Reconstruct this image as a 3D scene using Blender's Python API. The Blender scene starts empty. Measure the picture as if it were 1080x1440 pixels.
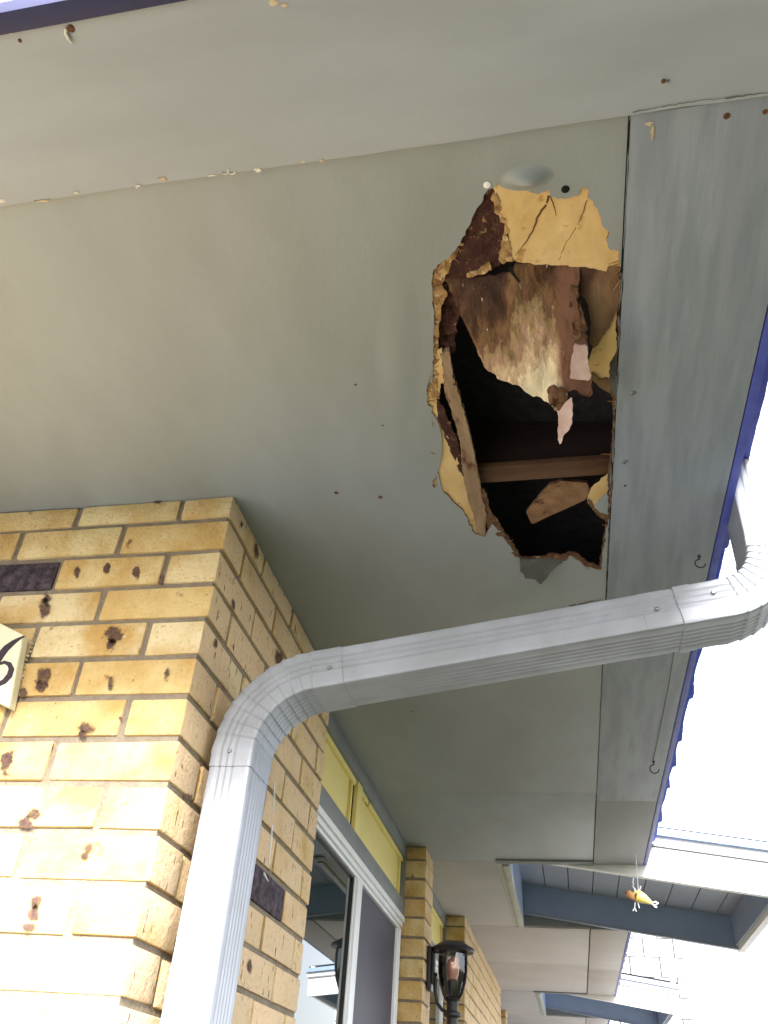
import bpy, bmesh, math, random
import numpy as np
from mathutils import Vector, Matrix, noise
random.seed(7)
sc = bpy.context.scene
C = sc.collection
R = math.radians
Z0 = 1.5                      # camera height; every z below is relative to it

# ------------------------------------------------------------------ camera
FOC = 1160.2
YAW, PITCH, ROLL = -0.234228, 0.644345, 0.0807124
ca, sa, cb, sb, cc, sn = math.cos(YAW), math.sin(YAW), math.cos(PITCH), math.sin(PITCH), math.cos(ROLL), math.sin(ROLL)
W = Vector((sa*cb, ca*cb, sb)); R0 = Vector((ca, -sa, 0)); U0 = R0.cross(W)
CR = cc*R0 + sn*U0; CU = -sn*R0 + cc*U0
cam = bpy.data.objects.new('camera', bpy.data.cameras.new('camera')); C.objects.link(cam)
m = Matrix.Identity(4)
for i in range(3):
    m[i][0], m[i][1], m[i][2] = CR[i], CU[i], -W[i]
m[2][3] = Z0
cam.matrix_world = m
cam.data.sensor_fit = 'VERTICAL'; cam.data.sensor_height = 24; cam.data.lens = FOC/1440*24
cam.data.clip_start = 0.02; cam.data.clip_end = 3000
sc.camera = cam

# ------------------------------------------------------------------ sky, sun, exposure
SUN_EL, SUN_AZ = 31.0, 171.0      # sun behind the camera, over its right shoulder
wd = bpy.data.worlds.new('World'); sc.world = wd; wd.use_nodes = True
nt = wd.node_tree; nt.nodes.clear()
out = nt.nodes.new('ShaderNodeOutputWorld'); bg = nt.nodes.new('ShaderNodeBackground')
sky = nt.nodes.new('ShaderNodeTexSky'); sky.sky_type = 'NISHITA'; sky.sun_disc = False
sky.sun_elevation = R(SUN_EL); sky.sun_rotation = R(SUN_AZ)
sky.air_density = 1.0; sky.dust_density = 3.0
mx = nt.nodes.new('ShaderNodeMix'); mx.data_type = 'RGBA'; mx.inputs[0].default_value = 0.5
mx.inputs[7].default_value = (8.6, 8.7, 9.0, 1)      # thin bright cloud
nt.links.new(sky.outputs[0], mx.inputs[6]); nt.links.new(mx.outputs[2], bg.inputs[0])
bg.inputs[1].default_value = 0.10
nt.links.new(bg.outputs[0], out.inputs[0])
sl = bpy.data.lights.new('sun', 'SUN'); sl.energy = 4.2; sl.angle = R(18); sl.color = (1, .98, .95)
so = bpy.data.objects.new('sun', sl); C.objects.link(so)
az = R(SUN_AZ)
sd = Vector((math.sin(az)*math.cos(R(SUN_EL)), math.cos(az)*math.cos(R(SUN_EL)), math.sin(R(SUN_EL))))
so.rotation_euler = sd.to_track_quat('Z', 'Y').to_euler()
sc.view_settings.view_transform = 'Standard'; sc.view_settings.look = 'None'
sc.view_settings.exposure = 2.2; sc.view_settings.gamma = 1
sc.cycles.max_bounces = 8; sc.cycles.diffuse_bounces = 5

# ------------------------------------------------------------------ geometry helpers
def ray(x, y): return (x-540)/FOC*CR - (y-720)/FOC*CU + W
def on_z(x, y, z): d = ray(x, y); return d*(z/d.z)
def on_x(x, y, X): d = ray(x, y); return d*(X/d.x)
def on_y(x, y, Y): d = ray(x, y); return d*(Y/d.y)
def on_plane(x, y, p, n):
    d = ray(x, y); return d*(p.dot(n)/d.dot(n))

def root_of(o):
    while o.parent: o = o.parent
    return o
def obj(name, bm, mat, parent=None, sharp=35, smooth=True):
    off = Vector((0, 0, Z0))
    if parent: off = off - root_of(parent).location
    bmesh.ops.translate(bm, verts=bm.verts, vec=off)
    bmesh.ops.recalc_face_normals(bm, faces=bm.faces)
    me = bpy.data.meshes.new(name); bm.to_mesh(me); bm.free()
    if smooth:
        for p in me.polygons: p.use_smooth = True
        me.set_sharp_from_angle(angle=R(sharp))
    o = bpy.data.objects.new(name, me); C.objects.link(o)
    if mat:
        for mm in (mat if isinstance(mat, (list, tuple)) else [mat]): me.materials.append(mm)
    if parent: o.parent = parent
    return o
def tag(o, label=None, cat=None, group=None, kind=None):
    if label: o['label'] = label
    if cat: o['category'] = cat
    if group: o['group'] = group
    if kind: o['kind'] = kind
    return o
def thing(name, label, cat, loc, group=None):
    o = bpy.data.objects.new(name, None); C.objects.link(o)
    o.empty_display_size = .1
    o.location = (loc[0], loc[1], loc[2]+Z0)
    return tag(o, label, cat, group)
def copy_tree(o, parent=None):
    c = o.copy(); C.objects.link(c); c.parent = parent
    for ch in list(o.children): copy_tree(ch, c)
    return c

def box(bm, x0, x1, y0, y1, z0, z1, bev=0):
    vs = [bm.verts.new((x, y, z)) for x in (x0, x1) for y in (y0, y1) for z in (z0, z1)]
    f = [(0,1,3,2),(4,6,7,5),(0,4,5,1),(2,3,7,6),(0,2,6,4),(1,5,7,3)]
    fs = [bm.faces.new([vs[i] for i in q]) for q in f]
    if bev:
        es = list({e for fa in fs for e in fa.edges})
        bmesh.ops.bevel(bm, geom=es, offset=bev, segments=2, profile=.6, affect='EDGES')
    return vs
def mk_box(*a, **k):
    bm = bmesh.new(); box(bm, *a, **k); return bm
def prism(bm, pts, ext):
    """pts: closed outline (Vectors); ext: extrusion vector"""
    a = [bm.verts.new(p) for p in pts]; b = [bm.verts.new(p+ext) for p in pts]
    n = len(a)
    bm.faces.new(a); bm.faces.new(b[::-1])
    for i in range(n): bm.faces.new((a[i], b[i], b[(i+1) % n], a[(i+1) % n]))
def tube(bm, pts, r, seg=8, cap=True):
    pts = [Vector(p) for p in pts]; rings = []
    for i, p in enumerate(pts):
        t = (pts[min(i+1, len(pts)-1)] - pts[max(i-1, 0)]).normalized()
        a = t.orthogonal().normalized() if i == 0 else (rings_a - t*rings_a.dot(t)).normalized()
        rings_a = a; b = t.cross(a)
        rr = r[i] if isinstance(r, (list, tuple)) else r
        rings.append([bm.verts.new(p + rr*(math.cos(2*math.pi*k/seg)*a + math.sin(2*math.pi*k/seg)*b)) for k in range(seg)])
    for i in range(len(rings)-1):
        for k in range(seg):
            bm.faces.new((rings[i][k], rings[i][(k+1) % seg], rings[i+1][(k+1) % seg], rings[i+1][k]))
    if cap: bm.faces.new(rings[0][::-1]); bm.faces.new(rings[-1])
def lathe(bm, prof, cx, cy, seg=24):
    rings = []
    for r, z in prof:
        rings.append([bm.verts.new((cx+r*math.cos(2*math.pi*k/seg), cy+r*math.sin(2*math.pi*k/seg), z)) for k in range(seg)])
    for i in range(len(rings)-1):
        for k in range(seg):
            bm.faces.new((rings[i][k], rings[i][(k+1) % seg], rings[i+1][(k+1) % seg], rings[i+1][k]))
    bm.faces.new(rings[0]); bm.faces.new(rings[-1])

def jag(pts, seg=4.0, amp=1.3, seed=0, closed=True):
    """subdivide a pixel polyline and roughen it like torn board"""
    rnd = random.Random(seed); o = []; n = len(pts)
    for i in range(n if closed else n-1):
        a = Vector(pts[i]); b = Vector(pts[(i+1) % n]); L = (b-a).length
        k = max(1, int(L/seg)); nn = Vector((-(b-a).y, (b-a).x)).normalized() if L else Vector((0, 0))
        for j in range(k):
            t = j/k; p = a.lerp(b, t)
            am = amp if j else amp*.3
            o.append(p + nn*rnd.uniform(-am, am) + Vector((rnd.uniform(-.3, .3), rnd.uniform(-.3, .3))))
    if not closed: o.append(Vector(pts[-1]))
    return o

def inside(p, poly):
    x, y = p; c = False; n = len(poly); j = n-1
    for i in range(n):
        xi, yi = poly[i]; xj, yj = poly[j]
        if (yi > y) != (yj > y) and x < (xj-xi)*(y-yi)/(yj-yi)+xi: c = not c
        j = i
    return c
def nearest(p, poly):
    best = None; bd = 1e9; n = len(poly)
    for i in range(n):
        a = poly[i]; b = poly[(i+1) % n]; ab = (b[0]-a[0], b[1]-a[1]); L = ab[0]**2+ab[1]**2
        t = 0 if L == 0 else max(0, min(1, ((p[0]-a[0])*ab[0]+(p[1]-a[1])*ab[1])/L))
        q = (a[0]+t*ab[0], a[1]+t*ab[1]); d = (q[0]-p[0])**2+(q[1]-p[1])**2
        if d < bd: bd = d; best = q
    return best, bd**.5
def sheet(poly, surf, thick=.003, step=3.0, seed=0, amp=1.3, wav=0.0, wfreq=40, up=True):
    """torn sheet: outline in the surface, meshed finely so it can warp; surf(x, y) -> point"""
    P = [tuple(q) for q in jag(poly, 4, amp, seed)]
    xs = [q[0] for q in P]; ys = [q[1] for q in P]
    bm = bmesh.new(); V = {}
    x0, y0 = min(xs)-step, min(ys)-step
    nx = int((max(xs)-x0)/step)+2; ny = int((max(ys)-y0)/step)+2
    def vert(i, j):
        if (i, j) not in V:
            q = (x0+i*step, y0+j*step); b, d = nearest(q, P)
            if d < step*.75 or not inside(q, P): q = b
            p = surf(*q)
            if wav:
                nz = noise.fractal(p*wfreq + Vector((seed, 0, 0)), 1.0, 2.0, 3)
                p = p + Vector((0, -.3, -1))*wav*nz
            V[(i, j)] = bm.verts.new(p)
        return V[(i, j)]
    for i in range(nx):
        for j in range(ny):
            cx, cy = x0+(i+.5)*step, y0+(j+.5)*step
            if inside((cx, cy), P):
                try: bm.faces.new((vert(i, j), vert(i+1, j), vert(i+1, j+1), vert(i, j+1)))
                except ValueError: pass
    bmesh.ops.remove_doubles(bm, verts=bm.verts, dist=1e-5)
    bmesh.ops.dissolve_degenerate(bm, dist=1e-6, edges=bm.edges)
    # thickness
    ret = bmesh.ops.extrude_face_region(bm, geom=bm.faces[:])
    vv = [g for g in ret['geom'] if isinstance(g, bmesh.types.BMVert)]
    bmesh.ops.translate(bm, verts=vv, vec=(0, 0, thick if up else -thick))
    return bm

# ------------------------------------------------------------------ materials
def mat(name, base, rough=.6, spec=.3, var=None, vscale=5, bump=0, bscale=40, stretch=(1, 1, 1), metal=0, spots=None, spscale=30, spamt=.1, var2=None, v2scale=2, fine=0):
    mt = bpy.data.materials.new(name); mt.use_nodes = True; n = mt.node_tree; L = n.links
    b = n.nodes['Principled BSDF']; b.inputs['Roughness'].default_value = rough
    b.inputs['Specular IOR Level'].default_value = spec; b.inputs['Metallic'].default_value = metal
    tc = n.nodes.new('ShaderNodeTexCoord'); mp = n.nodes.new('ShaderNodeMapping'); mp.inputs['Scale'].default_value = stretch
    L.new(tc.outputs['Object'], mp.inputs[0])
    def noi(sc_, det=6, ro=.6):
        t = n.nodes.new('ShaderNodeTexNoise'); t.inputs['Scale'].default_value = sc_; t.inputs['Detail'].default_value = det
        t.inputs['Roughness'].default_value = ro; L.new(mp.outputs[0], t.inputs[0]); return t
    cur = None
    def mixc(fac, a, c2):
        x = n.nodes.new('ShaderNodeMix'); x.data_type = 'RGBA'
        L.new(fac, x.inputs[0])
        if isinstance(a, tuple): x.inputs[6].default_value = a+(1,)
        else: L.new(a, x.inputs[6])
        x.inputs[7].default_value = c2+(1,)
        return x.outputs[2]
    def ramp(src, lo, hi):
        r = n.nodes.new('ShaderNodeMapRange'); r.inputs[1].default_value = lo; r.inputs[2].default_value = hi
        r.clamp = True; L.new(src, r.inputs[0]); return r.outputs[0]
    cur = base
    if var: cur = mixc(ramp(noi(vscale).outputs[0], .35, .68), cur, var)
    if var2: cur = mixc(ramp(noi(v2scale, 4).outputs[0], .42, .62), cur, var2)
    if spots: cur = mixc(ramp(noi(spscale, 5, .65).outputs[0], .62-spamt*.5, .66), cur, spots)
    if isinstance(cur, tuple): b.inputs['Base Color'].default_value = cur+(1,)
    else: L.new(cur, b.inputs['Base Color'])
    if bump:
        bp = n.nodes.new('ShaderNodeBump'); bp.inputs['Strength'].default_value = 1; bp.inputs['Distance'].default_value = bump
        L.new(noi(bscale).outputs[0], bp.inputs['Height']); L.new(bp.outputs[0], b.inputs['Normal'])
        if fine:
            b2 = n.nodes.new('ShaderNodeBump'); b2.inputs['Distance'].default_value = fine; L.new(noi(110, 5, .7).outputs[0], b2.inputs['Height'])
            L.new(bp.outputs[0], b2.inputs['Normal']); L.new(b2.outputs[0], b.inputs['Normal'])
    return mt

M = {}
M['soffit'] = mat('painted_soffit', (.282, .303, .308), .5, .3, var=(.32, .342, .348), vscale=2.2, bump=.0024, bscale=5, fine=.0002, var2=(.262, .278, .268), v2scale=1.6, stretch=(1.6, .7, 1))
M['soffit_near'] = mat('painted_soffit_near', (.32, .346, .375), .55, .25, var=(.36, .385, .415), vscale=2.5, bump=.0014, bscale=12, fine=.0005, stretch=(.25, 1, 1), var2=(.29, .31, .33), v2scale=4)
M['board'] = mat('sky_tinted_board', (.265, .288, .32), .6, .25, var=(.29, .325, .365), vscale=10, bump=.0014, bscale=26, fine=.0005, stretch=(1, .12, 1), var2=(.225, .25, .285), v2scale=30)  # bluish sky light mixed into the board's grey
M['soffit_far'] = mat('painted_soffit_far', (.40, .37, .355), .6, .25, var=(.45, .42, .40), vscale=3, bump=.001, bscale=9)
M['trim_grey'] = mat('grey_trim_paint', (.19, .205, .215), .55, .3, var=(.24, .25, .26), vscale=9, bump=.0006, bscale=40)
M['fascia'] = mat('fringe_blue_fascia', (.06, .075, .36), .5, .3, var=(.10, .125, .46), vscale=12, bump=.001, bscale=30)  # blue fringing against the bright sky put into the fascia colour
M['rake'] = mat('navy_fascia_paint', (.015, .017, .065), .5, .3, var=(.025, .027, .09), vscale=9, bump=.001, bscale=30)
M['canopy'] = mat('blue_grey_paint', (.27, .345, .50), .5, .3, var=(.31, .385, .55), vscale=5, bump=.0006, bscale=30)
M['canopy_deck'] = mat('blue_grey_deck_paint', (.27, .31, .40), .5, .3, var=(.31, .35, .45), vscale=5, bump=.0006, bscale=30)
M['white'] = mat('white_paint', (.84, .85, .87), .45, .3, var=(.78, .79, .82), vscale=6, bump=.0004, bscale=30)
M['offwhite'] = mat('pale_grey_trim', (.50, .51, .47), .5, .3, var=(.40, .41, .38), vscale=12, bump=.0006, bscale=40)
M['yellow'] = mat('yellow_panel_paint', (.86, .72, .25), .5, .3, var=(.9, .77, .33), vscale=6, bump=.0005, bscale=30)
M['dark'] = mat('dark_gap', (.015, .014, .013), .9, .1)
M['wood_shaded'] = mat('shaded_joist_timber', (.018, .011, .011), .85, .15, var=(.035, .02, .016), vscale=14, bump=.003, bscale=30, stretch=(.2, 1, 1))
M['wood_shaded2'] = mat('old_dark_timber_brown', (.075, .038, .022), .85, .15, var=(.14, .075, .04), vscale=20, bump=.003, bscale=30, stretch=(.2, 1, 1))
M['wood_chip'] = mat('splintered_timber', (.22, .115, .055), .8, .2, var=(.36, .21, .11), vscale=30, bump=.003, bscale=50, spots=(.08, .035, .02), spscale=40)
M['core'] = mat('torn_tan_core', (.62, .415, .17), .85, .15, var=(.70, .50, .25), vscale=14, bump=.002, bscale=35, spots=(.42, .24, .09), spscale=22, spamt=.05)
M['core_edge'] = mat('torn_fibre_edge', (.52, .33, .14), .9, .1, var=(.16, .07, .035), vscale=60, bump=.006, bscale=90, spots=(.62, .48, .27), spscale=80, spamt=.1)
M['bark'] = mat('rotten_brown_layer', (.055, .024, .02), .95, .1, var=(.09, .042, .032), vscale=60, bump=.007, bscale=110, spots=(.34, .2, .1), spscale=120, spamt=.0)
M['stain'] = mat('water_stained_layer', (.13, .065, .035), .8, .2, var=(.07, .032, .02), vscale=20, bump=.005, bscale=60, stretch=(1, .4, 1), var2=(.23, .135, .07), v2scale=16)
M['edge_dark'] = mat('dark_torn_fibre', (.20, .11, .06), .9, .1, var=(.08, .04, .025), vscale=60, bump=.006, bscale=90, spots=(.45, .32, .18), spscale=80, spamt=.02)
M['pinkboard'] = mat('pale_torn_paper', (.56, .41, .36), .85, .15, var=(.40, .26, .22), vscale=30, bump=.003, bscale=60)
M['back'] = mat('shaded_grey_flap', (.10, .105, .098), .7, .2, var=(.16, .16, .15), vscale=30, bump=.003, bscale=50)  # grey paint darkened in the colour, as on a face turned from light
M['mortar'] = mat('mortar', (.23, .19, .145), .95, .1, var=(.31, .26, .20), vscale=30, bump=.006, bscale=140)
M['pipe'] = mat('downspout_enamel', (.29, .312, .365), .45, .4, var2=(.25, .268, .30), v2scale=7, var=(.325, .347, .40), vscale=4, bump=.0004, bscale=12)
M['black'] = mat('black_iron', (.018, .017, .022), .45, .4, var=(.03, .028, .035), vscale=20, bump=.001, bscale=80)
M['screw'] = mat('screw_steel', (.25, .26, .27), .4, .5, metal=.6)
M['rust'] = mat('rusty_nail', (.06, .03, .02), .8, .2, var=(.2, .09, .04), vscale=200)
M['chip_w'] = mat('flaked_paint', (.72, .70, .62), .8, .2, var=(.5, .45, .33), vscale=80)
M['chip_t'] = mat('flaked_paint_tan', (.45, .33, .17), .8, .2, var=(.6, .52, .38), vscale=60)
M['shingle'] = mat('asphalt_shingle', (.02, .018, .02), .9, .1, var=(.035, .03, .03), vscale=40, bump=.004, bscale=120)
M['shingle_edge'] = mat('fringe_blue_shingle', (.09, .16, .62), .8, .15, var=(.14, .23, .72), vscale=30, bump=.003, bscale=90)  # same bright-edge blue fringing, painted into the shingles
M['plaque'] = mat('cream_tile', (.74, .72, .54), .4, .4, var=(.68, .64, .45), vscale=12, bump=.0006, bscale=40)
M['ink'] = mat('plaque_digit_paint', (.035, .022, .035), .5, .3)
M['spot'] = mat('iron_spot', (.055, .032, .03), .85, .15, var=(.16, .09, .07), vscale=70, bump=.003, bscale=100)
def spot_mat():
    mt = mat('iron_spot_soft', (.07, .042, .04), .85, .15, var=(.17, .10, .07), vscale=70)
    n = mt.node_tree; L = n.links; b = n.nodes['Principled BSDF']
    at = n.nodes.new('ShaderNodeAttribute'); at.attribute_name = 'fade'; tc = n.nodes.new('ShaderNodeTexCoord')
    t = n.nodes.new('ShaderNodeTexNoise'); t.inputs['Scale'].default_value = 55; t.inputs['Detail'].default_value = 5; t.inputs['Roughness'].default_value = .65
    L.new(tc.outputs['Object'], t.inputs[0])
    a = n.nodes.new('ShaderNodeMath'); a.operation = 'MULTIPLY_ADD'; L.new(t.outputs[0], a.inputs[0]); a.inputs[1].default_value = 1.5; L.new(at.outputs['Fac'], a.inputs[2])
    r = n.nodes.new('ShaderNodeMapRange'); r.inputs[1].default_value = 1.17; r.inputs[2].default_value = 1.42; r.inputs[4].default_value = .93; L.new(a.outputs[0], r.inputs[0]); L.new(r.outputs[0], b.inputs['Alpha'])
    return mt
M['spot'] = spot_mat()
M['blockwall'] = mat('white_block', (.78, .78, .78), .8, .2, var=(.72, .72, .73), vscale=8, bump=.002, bscale=40)
M['screen'] = mat('insect_screen', (.055, .052, .075), .55, .3, var=(.07, .066, .095), vscale=3)
M['room'] = mat('dim_room', (.05, .05, .05), .9, .1)
M['bulb'] = mat('red_bulb', (.72, .30, .20), .3, .5)
M['orange'] = mat('orange_wing', (.55, .27, .10), .5, .4, var=(.65, .35, .2), vscale=60)
M['lemon'] = mat('yellow_enamel', (.85, .62, .12), .35, .5, var=(.9, .75, .3), vscale=60)
M['wire'] = mat('pale_wire', (.75, .77, .82), .3, .5, metal=.3)

def glass_mat():
    g = bpy.data.materials.new('window_glass'); g.use_nodes = True; n = g.node_tree
    b = n.nodes['Principled BSDF']; b.inputs['Base Color'].default_value = (.012, .02, .018, 1)
    b.inputs['Roughness'].default_value = .02; b.inputs['Specular IOR Level'].default_value = .9
    return g
M['glass'] = glass_mat()
def clear_glass():
    g = bpy.data.materials.new('lantern_glass'); g.use_nodes = True; n = g.node_tree
    n.nodes.clear(); o = n.nodes.new('ShaderNodeOutputMaterial')
    a = n.nodes.new('ShaderNodeBsdfTransparent'); a.inputs[0].default_value = (.86, .88, .9, 1)
    b = n.nodes.new('ShaderNodeBsdfGlossy'); b.inputs['Roughness'].default_value = .05
    lw = n.nodes.new('ShaderNodeLayerWeight'); lw.inputs[0].default_value = .5
    x = n.nodes.new('ShaderNodeMixShader'); n.links.new(lw.outputs['Fresnel'], x.inputs[0])
    n.links.new(a.outputs[0], x.inputs[1]); n.links.new(b.outputs[0], x.inputs[2]); n.links.new(x.outputs[0], o.inputs[0])
    return g
M['lglass'] = clear_glass()

def brick_mat():
    mt = bpy.data.materials.new('buff_brick'); mt.use_nodes = True; n = mt.node_tree; L = n.links
    b = n.nodes['Principled BSDF']; b.inputs['Roughness'].default_value = .8; b.inputs['Specular IOR Level'].default_value = .2
    tc = n.nodes.new('ShaderNodeTexCoord'); geo = n.nodes.new('ShaderNodeNewGeometry')
    at = n.nodes.new('ShaderNodeAttribute'); at.attribute_name = 'tone'
    off = n.nodes.new('ShaderNodeVectorMath'); off.operation = 'MULTIPLY_ADD'
    L.new(at.outputs['Color'], off.inputs[0]); off.inputs[1].default_value = (40, 37, 31); L.new(tc.outputs['Object'], off.inputs[2])
    def noi(s, det=6, ro=.6, vec=None):
        t = n.nodes.new('ShaderNodeTexNoise'); t.inputs['Scale'].default_value = s; t.inputs['Detail'].default_value = det
        t.inputs['Roughness'].default_value = ro; L.new(vec or off.outputs[0], t.inputs[0]); return t.outputs[0]
    def rng(src, a, c):
        r = n.nodes.new('ShaderNodeMapRange'); r.inputs[1].default_value = a; r.inputs[2].default_value = c; L.new(src, r.inputs[0]); return r.outputs[0]
    def mixc(f, a, c):
        x = n.nodes.new('ShaderNodeMix'); x.data_type = 'RGBA'; L.new(f, x.inputs[0])
        for k, v in ((6, a), (7, c)):
            if isinstance(v, tuple): x.inputs[k].default_value = v+(1,)
            else: L.new(v, x.inputs[k])
        return x.outputs[2]
    sep = n.nodes.new('ShaderNodeSeparateColor'); L.new(at.outputs['Color'], sep.inputs[0])
    cr = n.nodes.new('ShaderNodeValToRGB'); L.new(sep.outputs[0], cr.inputs[0])
    e = cr.color_ramp.elements; e[0].position = 0; e[0].color = (.68, .50, .22, 1); e[1].position = 1; e[1].color = (.62, .41, .175, 1)
    for p, c_ in ((.3, (.73, .59, .32, 1)), (.55, (.69, .505, .235, 1)), (.8, (.75, .63, .39, 1))):
        q = cr.color_ramp.elements.new(p); q.color = c_
    c1 = mixc(rng(noi(9, 4), .4, .65), cr.outputs[0], (.56, .35, .12))
    # faces turned to the right are pinker and scored, the front faces smooth
    sn_ = n.nodes.new('ShaderNodeSeparateXYZ'); L.new(geo.outputs['Normal'], sn_.inputs[0])
    side = rng(sn_.outputs[0], .5, .7)
    c1b = mixc(rng(noi(6, 2), .25, .5), c1, (.72, .53, .33))
    c2 = mixc(side, c1, c1b)
    sm = n.nodes.new('ShaderNodeMapping'); sm.inputs['Scale'].default_value = (60, 110, 26); L.new(off.outputs[0], sm.inputs[0])
    sc1 = noi(1, 3, .55, sm.outputs[0])
    mt_ = n.nodes.new('ShaderNodeMath'); mt_.operation = 'MULTIPLY'; L.new(rng(sc1, .66, .70), mt_.inputs[0]); L.new(side, mt_.inputs[1])
    c3 = mixc(mt_.outputs[0], c2, (.12, .065, .04))
    c4a = mixc(rng(noi(140, 3, .7), .58, .74), c3, (.40, .27, .13))
    c4 = mixc(rng(noi(26, 5, .7), .64, .71), c4a, (.24, .12, .055))
    c5 = mixc(rng(noi(70, 4, .6), .68, .72), c4, (.72, .62, .42))
    dk = rng(sep.outputs[1], .5, .6)
    dkc = mixc(rng(noi(40, 5, .7), .4, .68), (.03, .022, .032), (.13, .10, .12))
    xx = n.nodes.new('ShaderNodeMix'); xx.data_type = 'RGBA'; L.new(dk, xx.inputs[0]); L.new(c5, xx.inputs[6]); L.new(dkc, xx.inputs[7]); c6 = xx.outputs[2]
    L.new(c6, b.inputs['Base Color'])
    ad = n.nodes.new('ShaderNodeMath'); ad.operation = 'MULTIPLY_ADD'; L.new(noi(16, 4), ad.inputs[0]); ad.inputs[1].default_value = 1.6; L.new(noi(90, 5, .7), ad.inputs[2])
    sb_ = n.nodes.new('ShaderNodeMath'); sb_.operation = 'MULTIPLY_ADD'; L.new(mt_.outputs[0], sb_.inputs[0]); sb_.inputs[1].default_value = -1.2; L.new(ad.outputs[0], sb_.inputs[2])
    bp = n.nodes.new('ShaderNodeBump'); bp.inputs['Distance'].default_value = .0045; L.new(sb_.outputs[0], bp.inputs['Height']); L.new(bp.outputs[0], b.inputs['Normal'])
    return mt
M['brick'] = brick_mat()

# ------------------------------------------------------------------ ground
bm = bmesh.new(); g = 400
vs = [bm.verts.new((x, y, -1.5)) for x, y in ((-g, -g), (g, -g), (g, g), (-g, g))]; bm.faces.new(vs)
tag(obj('ground', bm, mat('lawn_ground', (.022, .028, .014), .95, .1, var=(.034, .04, .02), vscale=.6, bump=.02, bscale=30), smooth=False), kind='structure')
bm = mk_box(-9, -.75, -9, .9, -1.499, -1.46); box(bm, .9, 9, 5.2, 22, -1.499, -1.46)  # unseen pale slabs, placed and shaped to bounce sunlight onto the soffit
tag(obj('bounce_slabs', bm, mat('bounce_slab_concrete', (.38, .38, .375), .9, .15, var=(.34, .34, .338), vscale=1.5, bump=.003, bscale=60), smooth=False), kind='structure')

# ------------------------------------------------------------------ brickwork
PITCH_Z = .0748; MORT = .010; ZTOP = .9448     # first bed joint below the soffit
def courses(zb=-1.5, ztop=.9985):
    res = [(ZTOP+MORT/2, ztop)]; k = 0
    while True:
        t = ZTOP - PITCH_Z*k - MORT/2; b_ = ZTOP - PITCH_Z*(k+1) + MORT/2
        res.append((b_, t)); k += 1
        if b_ < zb: break
    return res
def brickset(name, blist, mats, parent, rnd, bev=.0035, jit=.0012):
    """blist: (x0,x1,y0,y1,z0,z1,dark) — one brickwork mesh with a tone per brick"""
    bm = bmesh.new(); lay = bm.loops.layers.float_color.new('tone')
    for bx in blist:
        t = bmesh.new(); box(t, *bx[:6])
        for v in t.verts: v.co += Vector((rnd.uniform(-jit, jit), rnd.uniform(-jit, jit), rnd.uniform(-jit, jit)))
        sx, sy = rnd.uniform(-.0013, .0013), rnd.uniform(-.0013, .0013)
        bmesh.ops.translate(t, verts=t.verts, vec=(sx, sy, rnd.uniform(-.001, .001)))
        bmesh.ops.bevel(t, geom=t.edges[:], offset=rnd.uniform(.7, 1.3)*bev, segments=2, profile=.55, affect='EDGES')
        tone = (rnd.random(), 1.0 if bx[6] else rnd.random()*.4, rnd.random(), 1)
        mp = {}
        for v in t.verts: mp[v] = bm.verts.new(v.co)
        for f in t.faces:
            nf = bm.faces.new([mp[v] for v in f.verts])
            for l in nf.loops: l[lay] = tone
        t.free()
    return obj(name, bm, mats, parent)

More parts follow.
